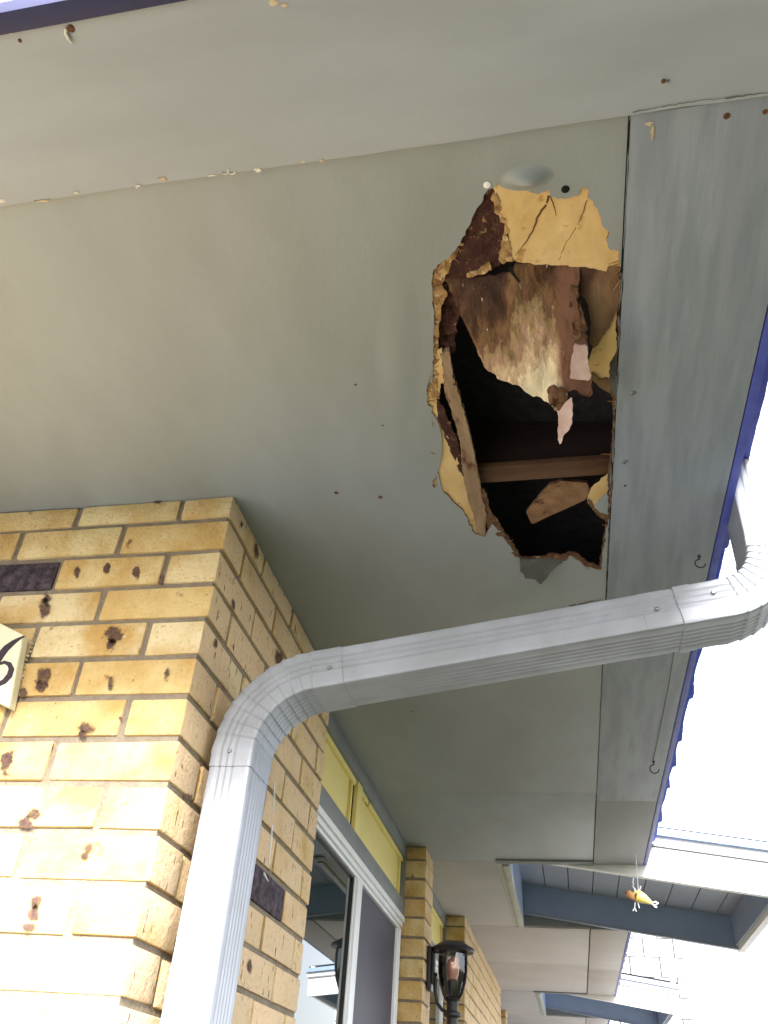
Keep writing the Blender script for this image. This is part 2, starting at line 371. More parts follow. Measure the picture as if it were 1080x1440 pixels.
PX, PY = -.602, 1.2126
def pier():
    rnd = random.Random(3)
    t = thing('brick_pier', 'buff brick corner pier with a number plaque, nearest the camera at left', 'brick pier', (PX-.3, PY+.3, -1.5))
    bl = []
    L1, Wd, XL, YE = .2155, .103, -4.2, 2.074
    for k, (z0, z1) in enumerate(courses()):
        if k % 2 == 0:   # header on the front, stretcher on the side
            bl.append((PX-Wd, PX, PY, PY+L1, z0, z1, 0)); fx = PX-Wd-MORT; sy = PY+L1+MORT
        else:
            bl.append((PX-L1, PX, PY, PY+Wd, z0, z1, 0)); fx = PX-L1-MORT; sy = PY+Wd+MORT
        x = fx; n_ = 0
        while x > XL:
            if n_ < 9: bl.append((x-L1, x, PY, PY+Wd, z0, z1, (k == 2 and n_ == 1) or (k, n_) in ((16, 2), (9, 5)) or rnd.random() < .012 and k > 12))
            else:
                bl.append((XL, x, PY, PY+Wd, z0, z1, 0)); break
            x -= L1+MORT; n_ += 1
        y = sy; n_ = 0
        while y < YE-.02:
            e = min(y+L1, YE); 
            if YE-e < .03: e = YE
            bl.append((PX-Wd, PX, y, e, z0, z1, (k, n_) == (8, 1) or rnd.random() < .008 and k > 13)); y = e+MORT; n_ += 1
    brickset('brickwork', bl, M['brick'], t, rnd)
    bm = bmesh.new(); i = .005
    box(bm, XL, PX-i, PY+i, PY+.11, -1.5, .998); box(bm, PX-.11, PX-i, PY+.1101, YE-.002, -1.5, .998)
    obj('mortar', bm, M['mortar'], t, smooth=False)
    # iron spots burnt into the brick faces
    sp = bmesh.new()
    pts = [(108,803,5,9),(150,799,5,8),(192,805,5,9),(62,853,8,14),(66,842,7,9),(160,893,12,13),(156,906,8,8),(62,950,9,16),(58,966,9,9),(33,975,6,7),(123,1025,12,10),
           (117,1033,7,7),(10,1072,10,16),(50,1146,10,9),(38,1158,11,10),(125,1192,8,7),(119,1203,5,5),(52,1268,12,9),(47,1284,8,11),(40,1303,9,6),(222,703,7,5),(155,962,4,9),(235,945,4,11),(228,815,3,10),(170,1010,3,3)]
    for q, (x, y, rx, ry) in enumerate(pts):
        r2 = random.Random(q); ol = []; cen = on_y(x, y, PY-.0022)
        for a in range(22):
            th = a/22*6.283; rr = .85+r2.uniform(-.14, .14)+.2*math.sin(3*th+q)+.1*math.sin(5*th+2*q)
            p = on_y(x+1.9*rx*math.cos(th)-.17*ry*math.sin(th), y+1.9*ry*math.sin(th), PY-.0022); ol.append(p)
        sp = bmesh.new(); lay = sp.loops.layers.float_color.new('fade')
        cv = sp.verts.new(cen); rv = [sp.verts.new(p) for p in ol]
        for a in range(len(rv)):
            f = sp.faces.new((cv, rv[a], rv[(a+1) % len(rv)]))
            for l in f.loops: l[lay] = (1, 1, 1, 1) if l.vert is cv else (0, 0, 0, 1)
        obj('burnt_spot', sp, M['spot'], t, smooth=False)
    side_pts = [(361,776,2.6,10),(329,851,2.2,9),(393,927,5.5,10),(304,904,2,7),(266,1120,5,5),(352,1360,3,10),(340,738,2,5)]
    for q, (x, y, rx, ry) in enumerate(side_pts):
        cen = on_x(x, y, PX+.0022); sp = bmesh.new(); lay = sp.loops.layers.float_color.new('fade'); cv = sp.verts.new(cen)
        rv = [sp.verts.new(on_x(x+1.9*rx*math.cos(a/18*6.283), y+1.9*ry*math.sin(a/18*6.283), PX+.0022)) for a in range(18)]
        for a in range(18):
            f = sp.faces.new((cv, rv[a], rv[(a+1) % 18]))
            for l in f.loops: l[lay] = (1, 1, 1, 1) if l.vert is cv else (0, 0, 0, 1)
        obj('burnt_spot', sp, M['spot'], t, smooth=False)
    drips = [((383,1160),(381,1185),(378,1215)),((385,1100),(386,1125),(386,1145)),((371,1228),(374,1234),(377,1239))]
    for k_, d in enumerate(drips):
        sp = bmesh.new(); ps = [on_x(x, y, PX+.001) for x, y in d]; tube(sp, ps, [.0026-.0007*j for j in range(len(ps))], 6)
        obj('paint_drip', sp, M['white'], t)
    return t
pier()

def brick_col(name, label, x0, x1, y0, y1, loc, seed, single=False, cat='brick pier'):
    rnd = random.Random(seed); t = thing(name, label, cat, loc); bl = []
    L1 = .2155
    for k, (z0, z1) in enumerate(courses()):
        if single: bl.append((x0, x1, y0, y1, z0, z1, 0)); continue
        y = y0 - (0 if k % 2 else L1/2+.005); first = True
        while y < y1-.02:
            a = max(y, y0); e = min(y+L1, y1)
            if e-a > .02: bl.append((x0, x1, a, e, z0, z1, rnd.random() < .01))
            y += L1+MORT
    brickset('brickwork', bl, M['brick'], t, rnd)
    obj('mortar', mk_box(x0+.003, x1-.005, y0+.005, y1-.005, -1.5, .998), M['mortar'], t, smooth=False)
    return t
col = brick_col('brick_column', 'slim buff brick column beyond the window, with the black lantern on it', -.72, -.567, 3.675, 3.885, (-.62, 3.78, -1.5), 11, True)
brick_col('brick_wall', 'long buff brick wall beyond the lantern', -.66, -.548, 5.03, 7.70, (-.6, 6.3, -1.5), 12, cat='brick wall')
brick_col('brick_column', 'farthest buff brick column, last one before the bottom of the picture', -.70, -.60, 9.05, 9.26, (-.6, 9.1, -1.5), 13, True)

# ------------------------------------------------------------------ window bays
def bay(y0, y1, first):
    loc = (-.68, (y0+y1)/2, -.75)
    # transom: boards and yellow panels
    if first: tl = 'grey framed row of two yellow panels above the near window'
    else: tl = 'grey framed short yellow panel between the slim column and the long brick wall'
    t = thing('transom', tl, 'transom', loc)
    obj('top_board', mk_box(-.74, -.652, y0, y1, .948, .9988, bev=.002), M['trim_grey'], t)
    obj('bottom_board', mk_box(-.74, -.652, y0, y1, .717, .778, bev=.002), M['trim_grey'], t)
    obj('end_board', mk_box(-.74, -.655, y1-.03, y1, .7781, .9479), M['trim_grey'], t)
    div = [2.70] if first else []
    edges = [y0]+div+[y1-.03]
    for a, e in zip(edges[:-1], edges[1:]):
        s = a if a == y0 else a+.09
        bm = bmesh.new(); box(bm, -.70, -.675, s, e, .778, .948)
        obj('yellow_panel', bm, M['yellow'], t)
        bm = bmesh.new(); box(bm, -.6749, -.663, s, e, .930, .9478, bev=.003); box(bm, -.6749, -.665, e-.05, e-.035, .7782, .9298, bev=.002)
        obj('panel_bead', bm, M['yellow'], t)
    for d in div:
        obj('divider', mk_box(-.72, -.658, d+.008, d+.082, .7782, .9478, bev=.002), M['yellow'], t)
        bm = bmesh.new(); box(bm, -.68, -.672, d+.002, d+.0075, .779, .947); box(bm, -.68, -.672, d+.0825, d+.089, .779, .947)
        obj('dark_joint', bm, M['dark'], t)
    bm = bmesh.new()
    yh = div[0]+.06 if div else y1-.05
    c0 = Vector((-.652, yh+.06, .925)); tube(bm, [c0+Vector((.006*math.sin(a/8*4.7)+.004, 0, -.012+.012*math.cos(a/8*4.7))) for a in range(9)], .0016, 6)
    obj('small_hook', bm, M['rust'], t)
    # window
    w = thing('window', 'white framed sliding window with reflecting pane and dark screen beside the near pier' if first else 'white framed window partly hidden behind the black lantern', 'window', loc)
    zs = -.55
    bm = bmesh.new()
    box(bm, -.74, -.648, y0, y1, .696, .7165, bev=.002); box(bm, -.74, -.656, y0, y1, .680, .6958, bev=.002); box(bm, -.74, -.664, y0, y1, .668, .6798, bev=.002)
    obj('head_frame', bm, M['white'], w)
    bm = bmesh.new(); box(bm, -.74, -.656, y0, y1, zs-.05, zs, bev=.002); obj('sill', bm, M['white'], w)
    bm = bmesh.new(); box(bm, -.74, -.658, y1-.045, y1-.025, zs, .668, bev=.002); box(bm, -.74, -.666, y1-.06, y1-.0455, zs, .668, bev=.001); box(bm, -.74, -.658, y0, y0+.03, zs, .668, bev=.002)
    obj('jamb', bm, M['white'], w)
    ym = 2.815 if first else y0+.55
    bm = bmesh.new(); box(bm, -.72, -.660, ym+.012, ym+.082, zs, .668, bev=.002); box(bm, -.72, -.668, ym, ym+.0118, zs, .668, bev=.001)
    obj('mullion', bm, M['white'], w)
    bm = bmesh.new(); box(bm, -.682, -.6785, y0+.03, ym+.0005, zs, .668)
    obj('pane', bm, M['glass'], w, smooth=False)
    bm = bmesh.new(); box(bm, -.678, -.676, ym+.082, y1-.06, zs, .668)
    obj('insect_screen' if first else 'pane', bm, M['screen'] if first else M['glass'], w, smooth=False)
    bm = bmesh.new(); box(bm, -.679, -.672, ym-.006, ym-.0002, zs, .667); box(bm, -.679, -.672, y0+.03, ym-.0062, .661, .667)
    obj('gasket', bm, M['black'], w, smooth=False)
    # wall below
    rnd = random.Random(5); bl = []
    for k, (z0, z1) in enumerate(courses()):
        if z1 > -.61: continue
        y = y0 + (.003 if k % 2 else -.1)
        while y < y1-.02:
            a = max(y, y0+.003); e = min(y+.2155, y1-.003)
            if e-a > .02: bl.append((-.72, -.66, a, e, z0, z1, 0))
            y += .2255
    u = thing('brick_wall', 'low buff brick wall under the %s window' % ('near' if first else 'far'), 'brick wall', (-.69, (y0+y1)/2, -1.5))
    brickset('brickwork', bl, M['brick'], u, rnd); obj('mortar', mk_box(-.74, -.665, y0+.001, y1-.001, -1.5, -.602), M['mortar'], u, smooth=False)
bay(2.075, 3.674, True)
bay(3.886, 5.029, False)
bm = bmesh.new(); box(bm, -4.2, -.75, 2.0, 14, -1.5, 1.02)
tag(obj('house_core', bm, M['room'], smooth=False), 'plain inner wall of the brick house behind the windows', 'building')
t = thing('wall_panel', 'grey painted wall between the long brick wall and the farthest column', 'wall panel', (-.7, 8.4, -1.5))
obj('board', mk_box(-.75, -.66, 7.701, 9.049, -1.5, .998), M['trim_grey'], t)
obj('board', mk_box(-.75, -.66, 9.262, 14, -1.5, .998), M['trim_grey'], t)

# ------------------------------------------------------------------ soffit
def panel_px(outer, hole, z, th):
    """flat panel from a list of outer points with an optional torn hole"""
    bm = bmesh.new()
    def loop(pts):
        v = [bm.verts.new((p.x, p.y, z)) for p in pts]
        return [bm.edges.new((v[i], v[(i+1) % len(v)])) for i in range(len(v))]
    es = loop(outer)
    if hole: es += loop(hole)
    bmesh.ops.triangle_fill(bm, use_beauty=True, use_dissolve=False, edges=es)
    ret = bmesh.ops.extrude_face_region(bm, geom=bm.faces[:])
    bmesh.ops.translate(bm, verts=[g for g in ret['geom'] if isinstance(g, bmesh.types.BMVert)], vec=(0, 0, th))
    return bm
BX = .1335                          # inner edge of the outer board
def c1(*p): return [(x/3+560, y/3+200) for x, y in p]      # notes taken on enlargements
def c2(*p): return [(x/3+560, y/3+520) for x, y in p]
sil = c1((410,185),(440,148),(480,185),(540,198),(590,222),(632,196),(645,232),(700,240),(760,225),(778,190),(800,195),(800,235),(822,250),(850,310),(860,350),(892,378),(878,415),(895,455),(930,460),(937,530),(936,800)) \
    + c2((915,100),(912,300),(898,420),(890,620),(872,700),(856,845),(800,835),(740,790),(715,782),(600,880),(540,860),(520,800),(500,780),(455,720),(430,680),(395,650),(368,700),(320,690),(275,600),(215,540),(185,510),(165,430),(158,500),(145,490),(135,400),(130,310),(140,250),(145,160),(125,150),(120,100),(140,20)) \
    + c1((120,1050),(145,1000),(148,900),(150,760),(145,650),(140,600),(150,540),(190,500),(220,480),(260,430),(300,350),(340,270),(380,200))
hole = [on_z(p.x, p.y, 1) for p in jag(sil, 4.5, 1.5, 2)]
sf = thing('soffit', 'grey painted eaves soffit of flat panels with a large ragged hole torn through it', 'soffit', (-.2, 1.2, 1.0))
SEAM = .538
bm = bmesh.new(); row = []
for i in range(0, 190):
    x = -4.2+4.543*i/189; e = .0022*noise.fractal(Vector((x*7, 0, 1)), 1, 2, 3); zz = .990+.0022*noise.noise(Vector((x*3, 5, 0)))
    row.append([bm.verts.new(p) for p in ((x, .331, 1.006), (x, .331, .990), (x, .45, .990), (x, SEAM-.004+e, zz-.0003), (x, SEAM+e, zz+.0015), (x, SEAM+e, 1.006))])
for a, b in zip(row[:-1], row[1:]):
    for k in range(6): bm.faces.new((a[k], b[k], b[(k+1) % 6], a[(k+1) % 6]))
bm.faces.new(row[0][::-1]); bm.faces.new(row[-1])
P1 = obj('near_panel', bm, M['soffit_near'], sf)
ho = []
Ypts = [SEAM+.002+.0*i for i in range(1)]
outer = [Vector((-4.2, SEAM+.001, 0)), Vector((BX, SEAM+.001, 0)), Vector((BX, 2.983, 0)), Vector((-4.2, 2.983, 0))]
P2 = obj('torn_panel', panel_px(outer, hole, 1.0, .009), M['soffit'], sf, smooth=False)
P2.data.materials.append(M['core_edge'])
for p in P2.data.polygons:
    if abs(p.normal.z) < .5: p.material_index = 1
P2['label'] = 'main grey panel with a ragged torn hole'
def sbox(name, x0, x1, y0, y1, m_, z=1.0, th=.008):
    return obj(name, mk_box(x0, x1, y0, y1, z, z+th, bev=.0008), m_, sf)
OX = .343
sbox('plain_panel', -4.2, BX, 2.9842, 3.895, M['soffit'], 1.0)
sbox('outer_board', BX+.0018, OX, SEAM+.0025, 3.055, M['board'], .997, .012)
M['board2'] = mat('painted_board_older', (.335, .34, .37), .6, .25, var=(.37, .375, .40), vscale=10, bump=.0009, bscale=26, stretch=(1, .12, 1))  # keeps some of the sky-blue light in its colour
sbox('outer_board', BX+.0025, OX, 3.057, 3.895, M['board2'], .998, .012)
sbox('plain_panel', -4.2, -.288, 3.899, 5.259, M['soffit_far'], 1.0)
sbox('plain_panel', -4.2, BX, 5.263, 6.45, M['soffit_far'], 1.0)
sbox('plain_panel', -4.2, BX, 6.454, 7.78, M['soffit_far'], 1.001)
sbox('outer_board', BX+.005, OX+.003, 5.28, 6.60, M['soffit_far'], .998, .012)
sbox('outer_board', BX+.005, OX+.003, 6.603, 7.86, M['soffit_far'], .998, .012)
sbox('plain_panel', -4.2, -.288, 7.784, 9.30, M['soffit_far'], 1.0)
sbox('plain_panel', -4.2, BX, 9.304, 14, M['soffit_far'], 1.0)
sbox('outer_board', BX+.005, OX, 9.304, 14, M['soffit_far'], .998, .012)
# dark gap beside the board, mostly behind it
bm = bmesh.new(); box(bm, BX-.0005, BX+.0032, 3.0, 3.89, .9985, 1.003); obj('joint_gap', bm, M['dark'], sf, smooth=False)
bm = bmesh.new(); box(bm, BX-.0005, BX+.0055, 5.27, 7.78, .9985, 1.003); obj('joint_gap', bm, M['dark'], sf, smooth=False)
# irregular crack along the joint (peeled caulk)
rnd = random.Random(9); ol = []; ol2 = []
y = SEAM+.004
while y < 1.66:
    w_ = -.0025+.0045*max(0, noise.noise(Vector((y*22, 0, 3)))+.35)
    ol.append(Vector((BX+.0022, y, .9963))); ol2.append(Vector((BX+.001-w_, y, .9963))); y += .006
bm = bmesh.new()
for i in range(len(ol)-1):
    f = [bm.verts.new(p) for p in (ol[i], ol[i+1], ol2[i+1], ol2[i])]; bm.faces.new(f)
bmesh.ops.remove_doubles(bm, verts=bm.verts, dist=1e-5)
ret = bmesh.ops.extrude_face_region(bm, geom=bm.faces[:])
bmesh.ops.translate(bm, verts=[g for g in ret['geom'] if isinstance(g, bmesh.types.BMVert)], vec=(0, 0, .003))
obj('cracked_caulk', bm, M['dark'], sf, smooth=False)
# bulges where the sheet has lifted
def bulge(cx, cy, rx, ry, rot, h, name='bulge', mt=None, zb=1.0, sharpen=1.0):
    bm = bmesh.new(); n = 26; V = []
    for i in range(n+1):
        row = []
        for j in range(n+1):
            u, v = -1+2*i/n, -1+2*j/n; r = math.hypot(u, v)
            k = max(abs(u), abs(v)); 
            if r > 0: u, v = u*k/r, v*k/r
            rr = math.hypot(u, v); hh = h*(max(0, 1-rr**2))**3*(1+.6*sharpen*v)
            x = cx+rx*u*math.cos(rot)-ry*v*math.sin(rot); y_ = cy+rx*u*math.sin(rot)+ry*v*math.cos(rot)
            p = on_z(x, y_, zb); p.z = zb+.0003-hh-.0006*(1-rr); row.append(bm.verts.new(p))
        V.append(row)
    for i in range(n):
        for j in range(n): bm.faces.new((V[i][j], V[i+1][j], V[i+1][j+1], V[i][j+1]))
    o = obj(name, bm, mt or M['soffit'], P2, sharp=80); return o
bulge(742, 248, 44, 20, -.12, .015, sharpen=1.4)
bulge(560, 500, 42, 170, .03, .003)
bulge(700, 850, 120, 30, -.2, .004)
bulge(560, 640, 60, 80, .3, .0035)

# --- torn layers round the hole
def zpl(z): return lambda x, y: on_z(x, y, z)
def layer(name, poly, z, mt, th=.003, seed=1, amp=1.3, wav=.0, step=3, lab=None, wfreq=40):
    o = obj(name, sheet(poly, zpl(z), th, step, seed, amp, wav, wfreq), mt, P2, sharp=50)
    if lab: o['label'] = lab
    return o
layer('exposed_core', c1((400,178),(440,132),(490,170),(550,185),(592,205),(632,180),(660,215),(700,225),(760,210),(778,180),(812,182),(840,240),(870,300),(875,345),(905,375),(895,415),(910,445),(940,450),(940,530),(880,545),(820,530),(750,525),(700,520),(570,515),(500,505),(470,470),(455,350),(430,300),(415,250)),
      1.0035, M['core'], seed=3, wav=.0012, lab='tan core exposed above the hole')
layer('torn_edge', c1((395,230),(415,180),(432,300),(455,340),(470,440),(490,500),(440,520),(425,480),(430,430),(440,400),(448,360),(425,310),(405,295)), 1.0025, M['core_edge'], seed=21, amp=3.0, wav=.003)
layer('rotten_layer', c1((405,170),(420,250),(425,300),(462,350),(450,400),(440,480),(430,520),(300,565),(190,590),(205,480),(250,430),(290,350),(330,270),(370,200)), 1.005, M['bark'], seed=5, wav=.002, lab='dark brown rotten layer')
layer('torn_edge', c1((190,500),(225,470),(262,425),(290,420),(255,450),(235,490),(215,540),(190,590),(165,600),(135,600),(150,540)), 1.002, M['core_edge'], seed=22, amp=2.5, wav=.003)
layer('torn_edge', c1((340,540),(385,505),(395,540),(350,560),(280,570),(300,550)), 1.001, M['core_edge'], seed=23, amp=2, wav=.002)
layer('torn_edge', c1((135,600),(185,570),(195,620),(210,650),(185,690),(175,760),(160,900),(170,1080),(140,1080),(143,900),(148,700)), 1.0025, M['core_edge'], seed=24, amp=2.5, wav=.003)
layer('torn_edge', c1((175,600),(215,600),(245,640),(262,720),(250,760),(240,880),(215,900),(165,880),(160,760),(178,690)), 1.012, M['bark'], seed=25, amp=3, wav=.012, wfreq=60)
# cracks in the tan core
def crack(pts, w, z=1.003, mt=None, par=None, name='crack'):
    bm = bmesh.new()
    P = jag(pts, 4, .8, int(pts[0][0]), closed=False); n = len(P)
    for i in range(n-1):
        a, b = P[i], P[i+1]; d = (b-a).normalized(); nn = Vector((-d.y, d.x))
        wa = w*(1-i/n)+.5; wb = w*(1-(i+1)/n)+.5
        q = [on_z(*(a+nn*wa/2), z), on_z(*(b+nn*wb/2), z), on_z(*(b-nn*wb/2), z), on_z(*(a-nn*wa/2), z)]
        bm.faces.new([bm.verts.new(v) for v in q])
    return obj(name, bm, mt or M['crack_brown'], par or P2, smooth=False)
M['crack_brown'] = mat('crack_brown', (.14, .06, .025), .9, .1); M['crack_grey'] = mat('crack_grey', (.12, .11, .10), .9, .1); M['crack_blue'] = mat('crack_blue', (.22, .235, .265), .9, .1)
crack(c1((635,225),(625,260),(590,310),(570,370),(540,420),(492,480)), 3.2)
crack(c1((640,225),(655,265),(665,310)), 1.5)
crack(c1((798,245),(770,320),(730,390),(700,440)), .9)
crack(c1((455,350),(465,420),(470,470)), 1.5)
crack(c1((700,440),(675,500)), .4)
# the big stained flap hanging from the torn edge
def hang(y_hinge_px, ang, z0=.9985, curl=0, x_ref=600):
    """surface hinged at a line across the soffit, dropping away from the camera side"""
    p0 = on_z(x_ref, y_hinge_px, z0); n = Vector((0, -math.sin(ang), -math.cos(ang)))
    return lambda x, y: on_plane(x, y, p0, n)
fp = c1((195,578),(330,570),(420,562),(480,548),(500,510),(750,527),(768,530),(762,600),(745,640),(765,720),(780,800),(802,870),(800,940)) + c2((808,0),(818,55),(812,90),(800,110),(770,100),(740,82),(700,100),(716,110),(700,150),(690,182),(670,175),(640,145),(580,112)) \
    + c1((570,1075),(510,1022),(430,1005),(370,955),(330,880),(290,780),(240,680))
def stain_mat():
    mt = mat('hanging_flap_stains', (.26, .15, .075), .75, .25, bump=.009, bscale=38, stretch=(1, .5, 1))
    n = mt.node_tree; L = n.links; b = n.nodes['Principled BSDF']
    tc = n.nodes.new('ShaderNodeTexCoord'); sp = n.nodes.new('ShaderNodeSeparateXYZ'); L.new(tc.outputs['Object'], sp.inputs[0])
    mp = n.nodes.new('ShaderNodeMapping'); mp.inputs['Scale'].default_value = (1.7, .35, 1); L.new(tc.outputs['Object'], mp.inputs[0])
    def noi(s, d=6, r=.6):
        t = n.nodes.new('ShaderNodeTexNoise'); t.inputs['Scale'].default_value = s; t.inputs['Detail'].default_value = d; t.inputs['Roughness'].default_value = r
        L.new(mp.outputs[0], t.inputs[0]); return t.outputs[0]
    def add(a, k, b2):
        q = n.nodes.new('ShaderNodeMath'); q.operation = 'MULTIPLY_ADD'; L.new(a, q.inputs[0]); q.inputs[1].default_value = k; L.new(b2, q.inputs[2]); return q.outputs[0]
    # t rises from the hinge (rusty brown) to the free end (cream)
    r = n.nodes.new('ShaderNodeMapRange'); L.new(sp.outputs[1], r.inputs[0]); r.inputs[1].default_value = .795-1.2; r.inputs[2].default_value = .895-1.2; r.clamp = False
    bx = n.nodes.new('ShaderNodeMath'); bx.operation = 'SUBTRACT'; L.new(sp.outputs[0], bx.inputs[0]); bx.inputs[1].default_value = .212
    ab = n.nodes.new('ShaderNodeMath'); ab.operation = 'ABSOLUTE'; L.new(bx.outputs[0], ab.inputs[0])
    bd_ = n.nodes.new('ShaderNodeMapRange'); L.new(ab.outputs[0], bd_.inputs[0]); bd_.inputs[1].default_value = .006; bd_.inputs[2].default_value = .05; bd_.inputs[3].default_value = .42; bd_.inputs[4].default_value = 0
    r2_ = n.nodes.new('ShaderNodeMath'); r2_.operation = 'MULTIPLY_ADD'; L.new(r.outputs[0], r2_.inputs[0]); r2_.inputs[1].default_value = .62; L.new(bd_.outputs[0], r2_.inputs[2])
    v0 = add(noi(16), 1.6, r2_.outputs[0]); v = add(noi(70, 5, .7), .7, v0)
    cr = n.nodes.new('ShaderNodeValToRGB'); e = cr.color_ramp.elements
    mr = n.nodes.new('ShaderNodeMapRange'); L.new(v, mr.inputs[0]); mr.inputs[1].default_value = .85; mr.inputs[2].default_value = 2.25
    L.new(mr.outputs[0], cr.inputs[0])
    e[0].position = .0; e[0].color = (.045, .02, .012, 1); e[1].position = 1; e[1].color = (.82, .70, .49, 1)
    for p, c_ in ((.20, (.09, .042, .022, 1)), (.34, (.21, .115, .05, 1)), (.44, (.16, .075, .045, 1)), (.54, (.36, .25, .12, 1)), (.62, (.38, .22, .15, 1)), (.72, (.62, .46, .28, 1)), (.79, (.50, .34, .22, 1)), (.88, (.76, .62, .41, 1))):
        q = e.new(p); q.color = c_
    # dark red-brown streak down the right side
    xr = n.nodes.new('ShaderNodeMapRange'); L.new(sp.outputs[0], xr.inputs[0]); xr.inputs[1].default_value = .035+.2; xr.inputs[2].default_value = .065+.2
    v2 = add(noi(22, 5), 1.5, xr.outputs[0])
    st = n.nodes.new('ShaderNodeMapRange'); L.new(v2, st.inputs[0]); st.inputs[1].default_value = .85; st.inputs[2].default_value = 1.35
    x1 = n.nodes.new('ShaderNodeMix'); x1.data_type = 'RGBA'; L.new(st.outputs[0], x1.inputs[0]); L.new(cr.outputs[0], x1.inputs[6]); x1.inputs[7].default_value = (.17, .08, .05, 1)
    s3 = n.nodes.new('ShaderNodeMapRange'); L.new(noi(55, 4, .6), s3.inputs[0]); s3.inputs[1].default_value = .69; s3.inputs[2].default_value = .71
    x2 = n.nodes.new('ShaderNodeMix'); x2.data_type = 'RGBA'; L.new(s3.outputs[0], x2.inputs[0]); L.new(x1.outputs[2], x2.inputs[6]); x2.inputs[7].default_value = (.82, .66, .55, 1)
    L.new(x2.outputs[2], b.inputs['Base Color'])
    return mt
M['flap'] = stain_mat()
def flap(name, poly, ypx, ang, mt, seed, th=.003, wav=.004, z0=.9985, xref=600, amp=1.3, lab=None, wfreq=14, step=3):
    o = obj(name, sheet(poly, hang(ypx, ang, z0, x_ref=xref), th, step, seed, amp, wav, wfreq), mt, P2, sharp=55)
    if lab: o['label'] = lab
    return o
flap('hanging_flap', fp, 392, R(24), M['flap'], 31, wav=.010, z0=1.003, lab='big water stained flap hanging across the hole')
flap('hanging_flap', c1((768,520),(945,520),(943,640),(905,750),(850,840),(825,870),(808,850),(815,760),(800,680),(770,640)), 376, R(4), M['stain'], 32, z0=1.004, wav=.003, xref=850)
flap('hanging_flap', c1((932,690),(918,760),(922,880),(892,930),(888,1010),(865,1020),(815,990),(798,935),(830,860),(880,770)), 430, R(10), M['core'], 33, z0=1.006, wav=.003, xref=870)
flap('hanging_flap', c1((890,1000),(905,1070),(860,1040),(820,1005),(815,975),(850,1000)), 430, R(10), M['stain'], 35, z0=1.004, wav=.002, xref=870)
flap('hanging_flap', c1((880,930),(930,870),(935,1000),(925,1080),(900,1050),(888,990)), 520, R(6), M['back'], 36, z0=1.003, wav=.002, xref=870)
flap('curled_flap', c1((745,850),(800,865),(800,940)) + c2((808,0),(814,40),(800,50),(725,35),(728,-20)), 480, R(38), M['pinkboard'], 34, z0=.952, wav=.004, xref=815)
flap('curled_flap', c2((672,185),(700,150),(735,112),(735,225),(705,270),(682,318),(676,280)), 560, R(55), M['pinkboard'], 37, z0=.905, wav=.003, xref=790)
o = flap('curled_flap', c1((712,600),(742,590),(760,720),(790,800),(800,880),(735,880),(738,780),(722,690)), 400, R(26), M['stain'], 38, z0=.997, wav=.014, xref=800, wfreq=50)
# rolled, crumbly ends
flap('rolled_edge', c2((702,62),(740,50),(815,42),(820,95),(795,112),(768,104),(742,84),(716,92)), 480, R(30), M['edge_dark'], 61, z0=.966, th=.006, wav=.010, xref=815, amp=2, wfreq=70, step=2)
flap('rolled_edge', c2((628,95),(660,80),(705,96),(716,112),(708,145),(690,184),(668,176),(640,146)), 500, R(30), M['edge_dark'], 62, z0=.945, th=.006, wav=.010, xref=790, amp=2, wfreq=70, step=2)
flap('rolled_edge', c1((735,590),(752,600),(770,700),(800,790),(798,840),(770,880),(742,870),(745,780),(722,690)), 400, R(25), M['edge_dark'], 63, z0=.992, th=.004, wav=.012, xref=800, amp=2.5, wfreq=60, step=2)
crack(c1((470,530),(490,560),(515,600),(535,612)), 6, z=.9925, mt=M['dark'])
# left side laths and layers
layer('torn_edge', c1((148,880),(185,870),(195,1080)) + c2((190,0),(165,180),(215,300),(262,400),(285,470),(310,560),(335,690),(312,700),(262,612),(205,560),(170,525),(140,505),(125,400),(122,310),(134,230),(130,160),(110,150),(110,90),(135,0)), 1.0035, M['core'], seed=41, amp=1.5, wav=.002)
layer('rotten_layer', c2((165,120),(200,180),(240,270),(285,420),(275,450),(245,400),(210,320),(165,200)), 1.0028, M['bark'], seed=42, amp=1.5, wav=.002)
slat = c1((175,900),(215,880),(232,1010),(240,1080)) + c2((228,0),(262,130),(300,262),(330,400),(348,500),(372,612),(368,708),(332,690),(318,620),(290,520),(270,420),(265,330),(240,220),(200,110),(190,0))
layer('broken_lath', slat, .999, mat('lath_face', (.24, .15, .08), .85, .2, var=(.36, .25, .16), vscale=30, bump=.004, bscale=60, stretch=(1, .3, 1), spots=(.12, .05, .03), spscale=40), th=.012, seed=43, amp=1.2, wav=.002, lab='long brown lath along the left side of the hole')
layer('torn_edge', c2((345,500),(372,520),(385,590),(430,650),(480,730),(520,800),(490,790),(430,700),(372,700),(368,610)), 1.001, M['edge_dark'], seed=44, amp=2.2, wav=.004)
rf_ = random.Random(77); bm = bmesh.new()
for k in range(120):
    i_ = rf_.randrange(len(sil)); a, b = Vector(sil[i_]), Vector(sil[(i_+1) % len(sil)])
    if a.y < 345: continue
    q = a.lerp(b, rf_.random()); p = on_z(q.x, q.y, 1.002); cdir = (on_z(735, 530, 1.0)-p).normalized()
    L_ = rf_.uniform(.006, .022); d = Vector((cdir.x+rf_.uniform(-.8, .8), cdir.y+rf_.uniform(-.8, .8), rf_.uniform(-.5, .25))).normalized()*L_
    tube(bm, [p, p+d*.5+Vector((0, 0, rf_.uniform(-.002, .001))), p+d], [rf_.uniform(.0006, .0016), .0008, .0003], 4)
o = obj('splinters', bm, M['core_edge'], P2, smooth=False); o['kind'] = 'stuff'
